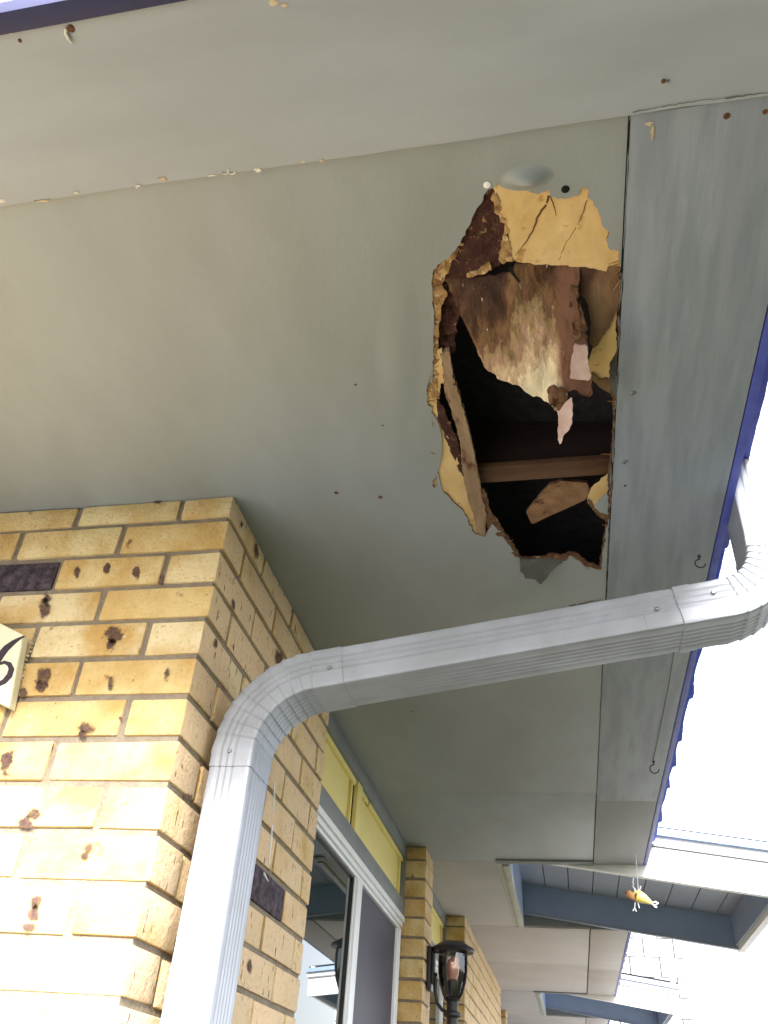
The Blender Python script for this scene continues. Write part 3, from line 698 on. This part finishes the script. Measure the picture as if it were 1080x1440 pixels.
# right lower chip of painted sheet
layer('torn_edge', c2((798,555),(812,505),(840,480),(885,440),(905,440),(900,640),(850,608),(820,590)), 1.006, M['core'], seed=45, amp=1.3, wav=.002)
layer('torn_edge', c2((795,560),(805,545),(830,585),(890,622),(892,640),(845,618)), 1.004, M['stain'], seed=46, amp=1, wav=.001, step=2)
layer('painted_scrap', c2((830,575),(870,530),(895,520),(895,615),(850,600)), 1.002, M['soffit'], seed=47, amp=1)
# bottom flap, grey face, brown edge
flap('hanging_flap', c2((516,800),(560,800),(640,800),(718,788),(650,850),(604,905),(580,885),(535,878),(516,850)), 520+262, R(20), M['back'], 48, z0=.999, wav=.003, xref=780, lab='small grey flap folded down at the bottom of the hole')
layer('torn_edge', c2((505,790),(520,795),(600,790),(660,775),(720,782),(715,800),(600,820),(530,828),(515,815)), .9975, M['edge_dark'], seed=49, amp=1.5, wav=.002, step=2)
layer('torn_edge', c2((715,770),(760,775),(810,815),(855,830),(858,850),(800,840),(740,795)), 1.001, M['edge_dark'], seed=50, amp=1.5, wav=.002, step=2)
layer('torn_edge', c2((905,90),(925,90),(918,300),(903,420),(896,620),(878,700),(862,850),(848,845),(870,690),(884,600),(888,420),(905,300)), 1.0005, M['edge_dark'], seed=51, amp=1.6, wav=.002, step=2)
layer('torn_edge', c1((930,530),(948,530),(945,700),(942,1080),(925,1080),(930,880),(922,760),(936,690)), 1.0, M['edge_dark'], seed=52, amp=2, wav=.002, step=2)

# --- paint flakes, nails and screws on the soffit
def blob(bm, x, y, rx, ry, z, seed, th=.001):
    r2 = random.Random(seed); pts = []
    for a in range(16):
        t_ = a/16*6.283; rr = 1+r2.uniform(-.6, .35); pts.append(on_z(x+rx*rr*math.cos(t_), y+ry*rr*math.sin(t_), z))
    prism(bm, pts, Vector((0, 0, th)))
fw = bmesh.new(); ft = bmesh.new()
for k, (x, y, rx, ry, w_) in enumerate([(2,283,5,3,1),(107,271,4,2,1),(193,262,3,3,1),(14,46,3,3,1),(298,247,6,2,1),(362,239,5,3,1),(426,228,3,2,0),(228,252,9,3,0),(611,198,8,3,0),(60,283,14,1.5,0),(452,226,4,2,0)]):
    fb = bmesh.new(); blob(fb, x, y, rx, ry, .9892, k); obj('paint_flake', fb, M['chip_w' if w_ else 'chip_t'], P1, smooth=False)
for k_, cx in enumerate((316, 326)):
    tube_ = bmesh.new(); tube(tube_, [on_z(cx+5*math.cos(a/7*4-1+k_), 241+4*math.sin(a/7*4-1+k_), .9895) for a in range(8)], .0009, 5); obj('loose_flake', tube_, M['chip_w'], P1)
for k, (x, y, rx, ry) in enumerate([(913,174,5,4),(918,185,3,10),(385,4,7,4),(398,8,6,3)]): fb = bmesh.new(); blob(fb, x, y, rx, ry, .9892 if y < 50 else .996, k+90); obj('paint_flake', fb, M['chip_t'], P1, smooth=False)
def nail(x, y, r_px, z, mt, parent, dark=False):
    p = on_z(x, y, z); r_ = r_px/FOC*p.length*.9; bm = bmesh.new()
    if dark:
        lathe(bm, [(r_, p.z+.001), (r_, p.z-.0006), (r_*.8, p.z-.0012)], p.x, p.y, 12)
    else:
        lathe(bm, [(r_, p.z+.001), (r_, p.z-.001), (r_*.75, p.z-.0022), (r_*.42, p.z-.0025), (r_*.4, p.z-.001), (.0001, p.z-.001)], p.x, p.y, 14)
    return obj('screw' if not dark else 'nail', bm, mt, parent)
brd = [o for o in sf.children if o.name.startswith('outer_board')][0]
nail(890, 553, 5, .997, M['screw'], brd); nail(879, 650, 5, .997, M['screw'], brd); nail(879, 683, 2, .997, M['rust'], brd, True)
nail(1022, 163, 4.5, .997, M['rust'], brd, True); nail(1076, 157, 3.5, .997, M['rust'], brd, True); nail(933, 114, 3, .990, M['rust'], P1, True); nail(939, 114, 2, .990, M['screw'], P1)
nail(535, 699, 3.5, 1.0, M['rust'], P2, True); nail(473, 693, 3.5, 1.0, M['rust'], P2, True); nail(500, 541, 2, 1.0, M['rust'], P2, True)
nail(795, 266, 6, 1.0, M['dark'], P2, True); nail(685, 260, 5.5, 1.0, mat('white_nail_head', (.8, .8, .76), .5, .3), P2, True)
nail(100, 40, 5, .990, M['rust'], P1, True); nail(28, 57, 2.5, .990, M['rust'], P1, True); nail(538, 598, 1.6, 1.0, M['rust'], P2, True); nail(579, 1000, 1.5, 1.0, M['rust'], P2, True)
bm = bmesh.new(); tube(bm, [on_z(x, y, .987) for x, y in ((93, 40), (92, 46), (96, 54), (101, 61))], [.0015, .002, .0018, .0008], 6)
obj('bent_nail', bm, M['chip_w'], P1)
# hairline cracks in the paint of the main sheet and the board
for pts, w_, z, pa in [
    ([(800,853),(820,849),(846,843)], 2.0, .9995, P2)]:
    crack(pts, w_, z, M['crack_grey'], pa)
for pts, w_ in [([(890,158),(930,150)], 1.0), ([(930,150),(980,142),(1020,138)], .8), ([(1020,139),(1050,134),(1080,130)], 2.2)]: crack(pts, w_, .9895, M['crack_grey'], P1)
bm = bmesh.new(); tube(bm, [on_z(x, y, .996) for x, y in ((948,915),(941,960),(930,1015),(918,1072))], .0006, 5)
obj('loose_thread', bm, M['rust'], brd)

# cup hooks
def hook(x, y, s, label):
    p = on_z(x, y-8, .997); bm = bmesh.new()
    pts = [p+Vector((0, 0, .004)), p+Vector((0, 0, -.008*s))]
    c0 = p+Vector((0, 0, -.020*s))
    for a in range(13):
        th = math.pi/2 - a/12*4.6
        pts.append(c0+Vector((-.012*s*math.cos(th), .002, .012*s*math.sin(th))))
    tube(bm, pts, .0016*s, 8)
    o = thing('cup_hook', label, 'hook', (p.x, p.y, p.z), 'cup hooks screwed into the outer soffit board')
    obj('hook_wire', bm, M['black'], o)
    bm = bmesh.new(); lathe(bm, [(.004*s, p.z+.0005), (.004*s, p.z-.0015), (.0025*s, p.z-.003)], p.x, p.y, 12); obj('collar', bm, M['black'], o)
hook(983, 790, .85, 'dark cup hook in the board just above the downspout end')
hook(919, 1079, 1.15, 'dark cup hook in the board below the downspout, at the end of a thread')

# --- timber inside the hole
t = thing('roof_joist', 'dark brown timber joist crossing the hole inside the roof', 'joist', (0, 1.2, 1.0))
ya_, yb_ = on_z(760, 652, 1.02).y, on_z(760, 674, 1.02).y
obj('beam', mk_box(-.55, .33, ya_, yb_, 1.02, 1.032, bev=.002), M['wood_shaded2'], t)
obj('joist_front', mk_box(-.55, .33, ya_+.012, yb_-.002, 1.0325, 1.16), M['wood_shaded'], t)  # front face of the joist, its shade put in as darker timber
ch = [on_z(x, y, 1.035) for x, y in c2((540,602),(600,530),(640,486),(690,470),(760,474),(800,478),(812,520),(790,550),(700,590),(630,620),(572,652),(560,648))]
bm = bmesh.new(); prism(bm, ch, Vector((0, .006, .012)))
bmesh.ops.bevel(bm, geom=bm.edges[:], offset=.0015, segments=1, affect='EDGES')
o = obj('wood_chip', bm, M['wood_chip'], None, smooth=False)
tag(o, 'splintered brown piece of wood wedged in the lower right of the hole', 'wood piece')

# --- fascia, shingles and roof
rf = thing('roof', 'shingled low roof over the soffit with a blue-fringed fascia and ragged shingle edge', 'roof', (-1.5, 5, 1.05))
def roofz(x): return 1.092+.12*(.38-x)
rnd = random.Random(4)
def fascia(y0, y1, x=.345):
    obj('fascia', mk_box(x, x+.016, y0, y1, .998, 1.088, bev=.002), M['fascia'], rf)
fascia(.331, 3.90); fascia(5.28, 7.86, .348); fascia(9.33, 14, .348)
bm = bmesh.new(); box(bm, -4.2, .362, .306, .3295, .983, 1.018, bev=.003); obj('rake_fascia', bm, M['rake'], rf)
bm = bmesh.new(); pp = [Vector((-4.2, .362, 1.0065)), Vector((.344, .362, 1.0065)), Vector((.344, .362, roofz(.344)+.003)), Vector((-4.2, .362, roofz(-4.2)+.003))]; prism(bm, pp, Vector((0, .012, 0)))
obj('end_board', bm, M['white'], rf, smooth=False)  # added to shut light out of the cavity, white to merge with the sky
def edge_strip(y0, y1, xe, amp, zt=1.090, th=.006, seed=0, x_in=.30):
    r2 = random.Random(seed); bm = bmesh.new(); pts = []; y = y0
    while y < y1:
        L_ = r2.uniform(.12, .42); dx = r2.uniform(0, amp); n_ = max(2, int(L_/.012)); tear = r2.random()
        for i in range(n_):
            yy = y+L_*i/n_
            if yy >= y1: break
            bite = 0; dx = amp*max(0, (i/n_-.35)/.65)**1.3*(.8+.35*noise.noise(Vector((y*9+i*.4, 0, seed))))*(1 if tear > .35 else .25)
            pts.append((xe+dx+bite+r2.uniform(-.0005, .0005)+amp*.5*noise.noise(Vector((yy*6, seed, 0))), yy))
        y += L_
    pts.append((xe, y1))
    poly = [Vector((x_in, y0, zt))]+[Vector((x, y, zt)) for x, y in pts]+[Vector((x_in, y1, zt))]
    # build as strips so that the outline stays simple
    for i in range(1, len(poly)-2):
        a, b = poly[i], poly[i+1]
        q = [Vector((x_in, a.y, zt)), a, b, Vector((x_in, b.y, zt))]
        v = [bm.verts.new(p) for p in q]; bm.faces.new(v)
    bmesh.ops.remove_doubles(bm, verts=bm.verts, dist=1e-5)
    ret = bmesh.ops.extrude_face_region(bm, geom=bm.faces[:])
    bmesh.ops.translate(bm, verts=[g for g in ret['geom'] if isinstance(g, bmesh.types.BMVert)], vec=(0, 0, th))
    return bm
obj('shingle_edge', edge_strip(.38, 1.62, .404, .004, seed=1), M['fascia'], rf, smooth=False)
obj('shingle_edge', edge_strip(1.62, 3.88, .401, .014, seed=2), M['shingle_edge'], rf, smooth=False)
obj('shingle_edge', edge_strip(5.29, 7.85, .397, .010, seed=5), M['rake'], rf, smooth=False)
obj('shingle_edge', edge_strip(9.34, 14, .397, .010, seed=6), M['rake'], rf, smooth=False)
def roof_piece(x0, x1, y0, y1):
    bm = bmesh.new()
    pts = [Vector((x0, y0, roofz(x0)+.004)), Vector((x1, y0, roofz(x1)+.004)), Vector((x1, y0, roofz(x1)+.03)), Vector((x0, y0, roofz(x0)+.03))]
    prism(bm, pts, Vector((0, y1-y0, 0))); obj('roof_deck', bm, M['shingle'], rf, smooth=False)
for a, b in ((.375, 3.899), (5.262, 7.79), (9.32, 14)): roof_piece(-.29, .39, a, b)
roof_piece(-4.3, -.2905, .375, 14)

# ------------------------------------------------------------------ canopies over the openings
def canopy(ya, yb, label, XE=.905):
    t = thing('porch_canopy', label, 'canopy', (.3, (ya+yb)/2, 1.0))
    S = -.13
    def sl_box(bm, x0, x1, y0, y1, zb, zt, xr=0.0):
        pts = [Vector((x0, y0, zb+S*x0)), Vector((x1, y0, zb+S*x1)), Vector((x1, y0, zt+S*x1)), Vector((x0, y0, zt+S*x0))]
        prism(bm, pts, Vector((0, y1-y0, 0)))
    zb = 1.000; top = zb+.130
    bm = bmesh.new(); sl_box(bm, -.23, XE+.03, ya, ya+.035, zb-.004, top); obj('near_rafter', bm, M['white'], t, smooth=False)
    bm = bmesh.new(); sl_box(bm, .345, XE+.04, ya-.012, ya+.04, top+.001, top+.012); obj('drip_edge', bm, M['trim_grey'], t, smooth=False)
    bm = bmesh.new(); sl_box(bm, .345, XE+.05, ya-.004, ya+.04, top+.0125, top+.045); obj('capping_board', bm, M['white'], t, smooth=False)
    bm = bmesh.new(); sl_box(bm, .345, XE+.06, ya-.03, ya+.05, top+.0455, top+.075); obj('gutter_strip', bm, mat('pale_blue_metal', (.22, .33, .55), .4, .4, var=(.3, .4, .6), vscale=10), t, smooth=False)
    zf = 1.033; dk = zf+.163
    bm = bmesh.new(); sl_box(bm, -.232, XE, yb, yb+.035, zf+.012, dk+.0183); obj('far_beam', bm, M['canopy'], t, smooth=False)
    bm = bmesh.new(); sl_box(bm, -.232, XE, yb-.006, yb+.03, zf, zf+.0118); obj('beam_lip', bm, M['canopy_deck'], t, smooth=False)
    # deck planks running across
    x = -.232; w_ = .132; k = 0
    while x < XE:
        e = min(x+w_-.005, XE); bm = bmesh.new(); sl_box(bm, x, e, ya+.0355, yb-.0005, dk, dk+.018)
        o = obj('deck_plank', bm, M['canopy_deck'], t, smooth=False); x += w_
    bm = bmesh.new(); sl_box(bm, -.24, XE+.05, ya+.036, yb+.05, dk+.0185, dk+.035); obj('canopy_roof', bm, M['dark'], t, smooth=False)
    zt = dk+S*XE
    bm = bmesh.new(); box(bm, XE+.0005, XE+.034, ya+.0352, yb+.035, .905, zt+.03, bev=.002); obj('end_fascia', bm, M['white'], t)
    bm = bmesh.new(); box(bm, XE-.012, XE, ya+.0352, yb-.007, .93, zt-.001); obj('end_lining', bm, M['canopy'], t)
    # closing pieces round the opening in the soffit
    bm = bmesh.new(); box(bm, -.2875, -.2325, ya-.01, yb+.02, 1.0005, 1.016, bev=.002); box(bm, -.262, -.2325, ya+.036, yb-.007, .992, 1.0003, bev=.001)
    obj('frame_board', bm, M['offwhite'], t)
    bm = bmesh.new(); box(bm, -.2875, -.2330, ya, yb+.03, 1.0165, 1.26); obj('side_lining', bm, M['canopy'], t, smooth=False)
    bm = bmesh.new(); box(bm, -.232, .342, yb+.036, yb+.05, 1.0, 1.10); obj('back_lining', bm, M['trim_grey'], t, smooth=False)
    bm = bmesh.new(); box(bm, -.285, .1335, ya-.055, ya-.004, .9935, .9995, bev=.001); obj('opening_trim', bm, M['trim_grey'], t)
    return t
canopy(3.905, 5.23, 'blue grey planked canopy projecting through the eave, nearer one behind the yellow bird')
canopy(7.80, 9.27, 'blue grey canopy projecting through the eave, farther one at the bottom edge', XE=.80)

# block wall of the next building, glimpsed between the canopies
t = thing('block_wall', 'sunlit white block wall of the next building between the two canopies', 'wall', (1.0, 10.6, -1.5))
bm = bmesh.new(); yy = 10.5; zc = -1.5; k = 0
while zc < 2.4:
    x = .35 - (.16 if k % 2 else 0)
    while x < 1.25:
        box(bm, max(x, .35)+.006, min(x+.31, 1.25)-.006, yy, yy+.1, zc+.007, zc+.183, bev=.002); x += .32
    zc += .19; k += 1
obj('blocks', bm, M['blockwall'], t); obj('mortar', mk_box(.36, 1.24, yy+.012, yy+.3, -1.5, 2.38), mat('grey_mortar', (.07, .07, .08), .9, .1), t, smooth=False)

# ------------------------------------------------------------------ downspout
dsp = thing('downspout', 'ribbed white aluminium downspout crossing below the soffit and down the pier', 'downspout', (-.565, 1.41, -1.5))
HW, HD, YC = .0375, .0525, 1.3625
def profile(s=1.0, ribs=True):
    """cross-section: u in the bend plane, v across (front = -v)"""
    P = []; hw, hd, r = HW*s, HD*s, .006
    def side(p0, p1, n, nr, depth, lo=.14, hi=.86):
        d = p1-p0; L_ = d.length; nrm = Vector((d.y, -d.x)).normalized(); q = []
        for i in range(n+1):
            t_ = i/n; o_ = 0
            if nr and ribs:
                w = (t_-lo)/(hi-lo)
                if 0 < w < 1: o_ = -depth*abs(math.sin(w*nr*math.pi))**.6*0 - depth*(.5-.5*math.cos(w*nr*2*math.pi))
            q.append(p0+d*t_+nrm*o_)
        return q
    a = Vector((-hw+r, -hd)); b = Vector((hw-r, -hd)); c = Vector((hw, -hd+r)); d = Vector((hw, hd-r))
    e = Vector((hw-r, hd)); f = Vector((-hw+r, hd)); g_ = Vector((-hw, hd-r)); h = Vector((-hw, -hd+r))
    P += side(a, b, 44, 3, .0024, .10, .64); P += [Vector((hw-r*.3, -hd+r*.3))]; P += side(c, d, 40, 5, .0011); P += [Vector((hw-r*.3, hd-r*.3))]
    P += side(e, f, 24, 3, .003); P += [Vector((-hw+r*.3, hd-r*.3))]; P += side(g_, h, 40, 5, .0022); P += [Vector((-hw+r*.3, -hd+r*.3))]
    return P
def sweep(path, scales, ribs=True):
    """path: list of ((x, z), normal angle)"""
    bm = bmesh.new(); rings = []
    for (c0, n_), s in zip(path, scales):
        pr = profile(s, ribs)
        rings.append([bm.verts.new((c0[0]+p.x*n_[0], YC+p.y, c0[1]+p.x*n_[1])) for p in pr])
    for i in range(len(rings)-1):
        n = len(rings[0])
        for k in range(n): bm.faces.new((rings[i][k], rings[i][(k+1) % n], rings[i+1][(k+1) % n], rings[i+1][k]))
    bm.faces.new(rings[0][::-1]); bm.faces.new(rings[-1])
    return bm
A = Vector((-.548, .642)); B = Vector((.398, .795)); dg = (B-A).normalized()
def nrm(d): return (d.y, -d.x)       # points right/down (outside)
def arc(corner, d0, d1, r, n):
    ang = math.acos(max(-1, min(1, d0.dot(d1)))); tl = r*math.tan(ang/2); s = corner-d0*tl
    left = 1 if d0.x*d1.y-d0.y*d1.x > 0 else -1
    pn = Vector((-d0.y, d0.x))*left; cen = s+pn*r; res = []
    for i in range(n+1):
        th = left*ang*i/n; d = Vector((d0.x*math.cos(th)-d0.y*math.sin(th), d0.x*math.sin(th)+d0.y*math.cos(th)))
        p = cen - Vector((-d.y, d.x))*left*r
        res.append((p, d))
    return res, tl
up = Vector((0, 1))
arcA, tA = arc(A, up, dg, .150, 56); arcB, tB = arc(B, dg, up, .105, 48)
def straight(p, q, n=2):
    d = (q-p).normalized(); return [(p.lerp(q, i/n), d) for i in range(n+1)]
def build(name, pts, scs, label=None, ribs=True):
    path = [((p.x, p.y), nrm(d)) for p, d in pts]
    o = obj(name, sweep(path, scs, ribs), M['pipe'], dsp, sharp=28)
    if label: o['label'] = label
    return o
sA = A-up*tA; eA = A+dg*tA; sB = B-dg*tB; eB = B+up*tB
build('vertical_pipe', straight(Vector((A.x, -1.47)), sA-up*.022, 6), [1.0]*7)
def elbow(name, a0, arcp, d1, over, lab, k_out):
    pts = straight(a0, arcp[0][0]-(arcp[0][1])*.0005, 3)[:-1]+arcp; n0 = 3
    scs = [1.03]*3; n = len(arcp)
    for i in range(n):
        t_ = (i/(n-1))*k_out; fr = t_-math.floor(t_)
        scs.append(1.006+.044*(1-fr)**1.7)
    last = arcp[-1]
    pts += [(last[0]+last[1]*.012, last[1]), (last[0]+last[1]*over, last[1])]; scs += [1.03, 1.03]
    build(name, pts, scs, lab)
elbow('elbow', sA-up*.03, arcA, dg, .055, 'lower elbow with crimped folds', 9)
sl0 = eA+dg*.050
build('sloping_pipe', straight(sl0, sB-dg*.02, 8), [1.0]*9)
elbow('elbow', sB-dg*.055, arcB, up, .02, 'upper elbow turning up to the roof edge', 8)
build('riser_pipe', straight(eB+up*.015, Vector((B.x, 1.088)), 3), [1.0]*4)
j1 = A+dg*((.165-A.x)/dg.x)
build('joint_band', straight(j1, j1+dg*.045, 2), [1.012]*3)
j2 = sB-dg*.085
build('joint_band', straight(j2, j2+dg*.030, 2), [1.05]*3)
def pscrew(x, y, r_=.0042):
    p = on_y(x, y, YC-HD-.001); bm = bmesh.new(); prof = [(r_, .001), (r_, -.001), (r_*.7, -.0028), (r_*.35, -.003), (r_*.3, -.0015)]
    for i in range(12):
        pass
    rings = []
    for rr, dy in prof: rings.append([bm.verts.new((p.x+rr*math.cos(a/12*6.283), p.y+dy, p.z+rr*math.sin(a/12*6.283))) for a in range(12)])
    for i in range(len(rings)-1):
        for k in range(12): bm.faces.new((rings[i][k], rings[i][(k+1) % 12], rings[i+1][(k+1) % 12], rings[i+1][k]))
    bm.faces.new(rings[-1]); obj('screw', bm, M['screw'], dsp)
for x, y in ((323, 1056), (463, 939), (1003, 833), (924, 856)): pscrew(x, y)

# ------------------------------------------------------------------ house number plaque
PP = PY-.022
pl = thing('number_plaque', 'cream house number plaque with a dark painted 6 on the pier front', 'house number', tuple(on_y(-20, 935, PP)))
ol = [on_y(x, y, PP) for x, y in ((33, 893), (13, 995), (-110, 935), (-82, 834))]
bm = bmesh.new(); prism(bm, ol, Vector((0, .019, 0))); bmesh.ops.bevel(bm, geom=bm.edges[:], offset=.0012, segments=2, affect='EDGES')
obj('tile', bm, M['plaque'], pl)
st = [(34,894,1),(27,898,3.5),(19,903,6),(9,911,8.5),(0,922,10),(-7,934,10),(-11,946,10),(-9,957,9),(-2,962,7),(6,958,7),(13,950,8),(16,941,8),(13,934,7),(6,931,4.5),(-2,934,3),(-8,940,2)]
bm = bmesh.new(); Lf, Rt = [], []
for i, (x, y, w_) in enumerate(st):
    a = Vector(st[max(i-1, 0)][:2]); b = Vector(st[min(i+1, len(st)-1)][:2]); d = (b-a).normalized(); nn = Vector((-d.y, d.x))*w_/2
    Lf.append((x+nn.x, y+nn.y)); Rt.append((x-nn.x, y-nn.y))
for i in range(len(st)-1):
    q = [on_y(*p, PP-.0008) for p in (Lf[i], Lf[i+1], Rt[i+1], Rt[i])]; bm.faces.new([bm.verts.new(v) for v in q])
bmesh.ops.remove_doubles(bm, verts=bm.verts, dist=1e-6)
ret = bmesh.ops.extrude_face_region(bm, geom=bm.faces[:])
bmesh.ops.translate(bm, verts=[g for g in ret['geom'] if isinstance(g, bmesh.types.BMVert)], vec=(0, .002, 0))
obj('digit', bm, M['ink'], pl, smooth=False)
bm = bmesh.new()
for k in range(16):
    x = 46-k*1.9+random.uniform(-1.5, 1.5); y = 905+k*5.8; p = on_y(x, y, PY-.002); bmesh.ops.create_icosphere(bm, subdivisions=1, radius=random.uniform(.002, .0045), matrix=Matrix.Translation(p))
obj('mortar_crumbs', bm, mat('old_adhesive', (.35, .26, .12), .9, .1, var=(.7, .66, .55), vscale=150), pl)

# ------------------------------------------------------------------ wall lantern
LY = 3.80
c = on_y(637, 1337, LY); LX = c.x; zc = c.z
lan = thing('wall_lantern', 'black wall lantern with clear bell glass and reddish bulb on the slim brick column', 'lantern', (-.567, LY, .5))
bm = bmesh.new(); lathe(bm, [(.02, zc+.035), (.05, zc+.028), (.088, zc+.008), (.091, zc), (.085, zc-.006), (.062, zc-.008), (.05, zc-.004)], LX, LY, 32); obj('cap', bm, M['black'], lan)
gp = [(.058, zc-.008), (.060, zc-.04), (.059, zc-.08), (.052, zc-.12), (.038, zc-.155), (.024, zc-.175)]
bm = bmesh.new(); lathe(bm, gp, LX, LY, 32)
for f in [f for f in bm.faces if len(f.verts) > 4]: bm.faces.remove(f)
obj('bell_glass', bm, M['lglass'], lan)
bm = bmesh.new()
for a in (-.35, 1.2, 2.8, 4.36):
    pts = [(LX+(r_+.003)*math.cos(a), LY+(r_+.003)*math.sin(a), z) for r_, z in gp]
    tube(bm, pts, .0045, 6)
obj('cage_strap', bm, M['black'], lan)
bm = bmesh.new(); lathe(bm, [(.004, zc-.02), (.02, zc-.035), (.028, zc-.06), (.024, zc-.085), (.014, zc-.11)], LX, LY, 20); obj('bulb', bm, M['bulb'], lan)
bm = bmesh.new(); lathe(bm, [(.016, zc-.105), (.022, zc-.11), (.024, zc-.165), (.02, zc-.17)], LX, LY, 20); obj('bulb_socket', bm, M['black'], lan)
bm = bmesh.new(); lathe(bm, [(.028, zc-.170), (.034, zc-.176), (.024, zc-.184), (.022, zc-.215), (.036, zc-.222), (.036, zc-.232), (.022, zc-.24), (.02, zc-.40), (.03, zc-.41), (.012, zc-.45), (.004, zc-.47)], LX, LY, 24); obj('stem', bm, M['black'], lan)
bm = bmesh.new()
pts = [Vector((-.545, LY, zc-.09)), Vector((-.535, LY, zc-.11)), Vector((-.534, LY, zc-.15)), Vector((-.525, LY, zc-.19)), Vector((-.505, LY, zc-.212)), Vector((LX-.02, LY, zc-.222))]
tube(bm, pts, .007, 8); tube(bm, [Vector((-.55, LY, zc-.005)), Vector((LX-.05, LY, zc-.002))], .007, 8); obj('arm', bm, M['black'], lan)
bm = bmesh.new(); box(bm, -.5655, -.548, LY-.045, LY+.045, zc-.15, zc+.01, bev=.006); box(bm, -.5478, -.538, LY-.028, LY+.028, zc-.125, zc-.01, bev=.004)
bmesh.ops.create_uvsphere(bm, u_segments=10, v_segments=6, radius=.009, matrix=Matrix.Translation((-.534, LY, zc-.09)))
obj('wall_plate', bm, M['black'], lan)

# ------------------------------------------------------------------ hanging bird
HY = 3.72
def h(x, y, dy=0): return on_y(x, y, HY+dy)
bd = thing('bird_ornament', 'small yellow metal bird ornament hanging from the eave before the nearer canopy', 'ornament', tuple(h(898, 1236)))
bm = bmesh.new(); ax = [h(x, y) for x, y in ((889, 1257), (893, 1259), (899, 1261), (906, 1264), (913, 1268), (917, 1270.5))]
tube(bm, ax, [.006, .020, .024, .018, .010, .006], 14); obj('body', bm, M['lemon'], bd)
bm = bmesh.new(); ax = [h(x, y, -.01) for x, y in ((881, 1253), (883, 1256), (888, 1261), (893, 1265.5))]; tube(bm, ax, [.006, .016, .013, .004], 10); obj('head', bm, M['orange'], bd)
bm = bmesh.new(); prism(bm, [h(x, y, -.026) for x, y in ((893, 1257), (897, 1255), (893, 1268), (896, 1270))][:3], Vector((0, .004, 0))); obj('dark_collar', bm, M['rust'], bd)
bm = bmesh.new()
for q in ([(916,1270),(922,1268),(926,1270),(921,1273)],[(917,1271),(921,1275),(924,1276)],[(894,1255),(893,1250),(889,1246)],[(897,1255),(900,1250),(901,1246)]):
    bm = bmesh.new(); tube(bm, [h(*p) for p in q], .003, 6); obj('curled_wire', bm, M['wire'], bd)
bm = bmesh.new()
for q in ([(893,1269),(892.5,1277),(890,1281)],[(892.5,1277),(895,1282)],[(897,1270),(899,1277)]): tube(bm, [h(*p) for p in q], .0024, 6)
obj('leg_wire', bm, M['wire'], bd)
bm = bmesh.new(); tube(bm, [h(890,1235), h(891,1238), h(889,1240), h(891,1243), h(890,1246), h(892,1250), h(893,1256)], .003, 6)
obj('chain', bm, M['wire'], bd)
bm = bmesh.new(); top_ = h(897.5, 1233); tube(bm, [h(898, 1258), Vector((top_.x, top_.y, .999))], .0016, 6); obj('hanging_wire', bm, M['wire'], bd)
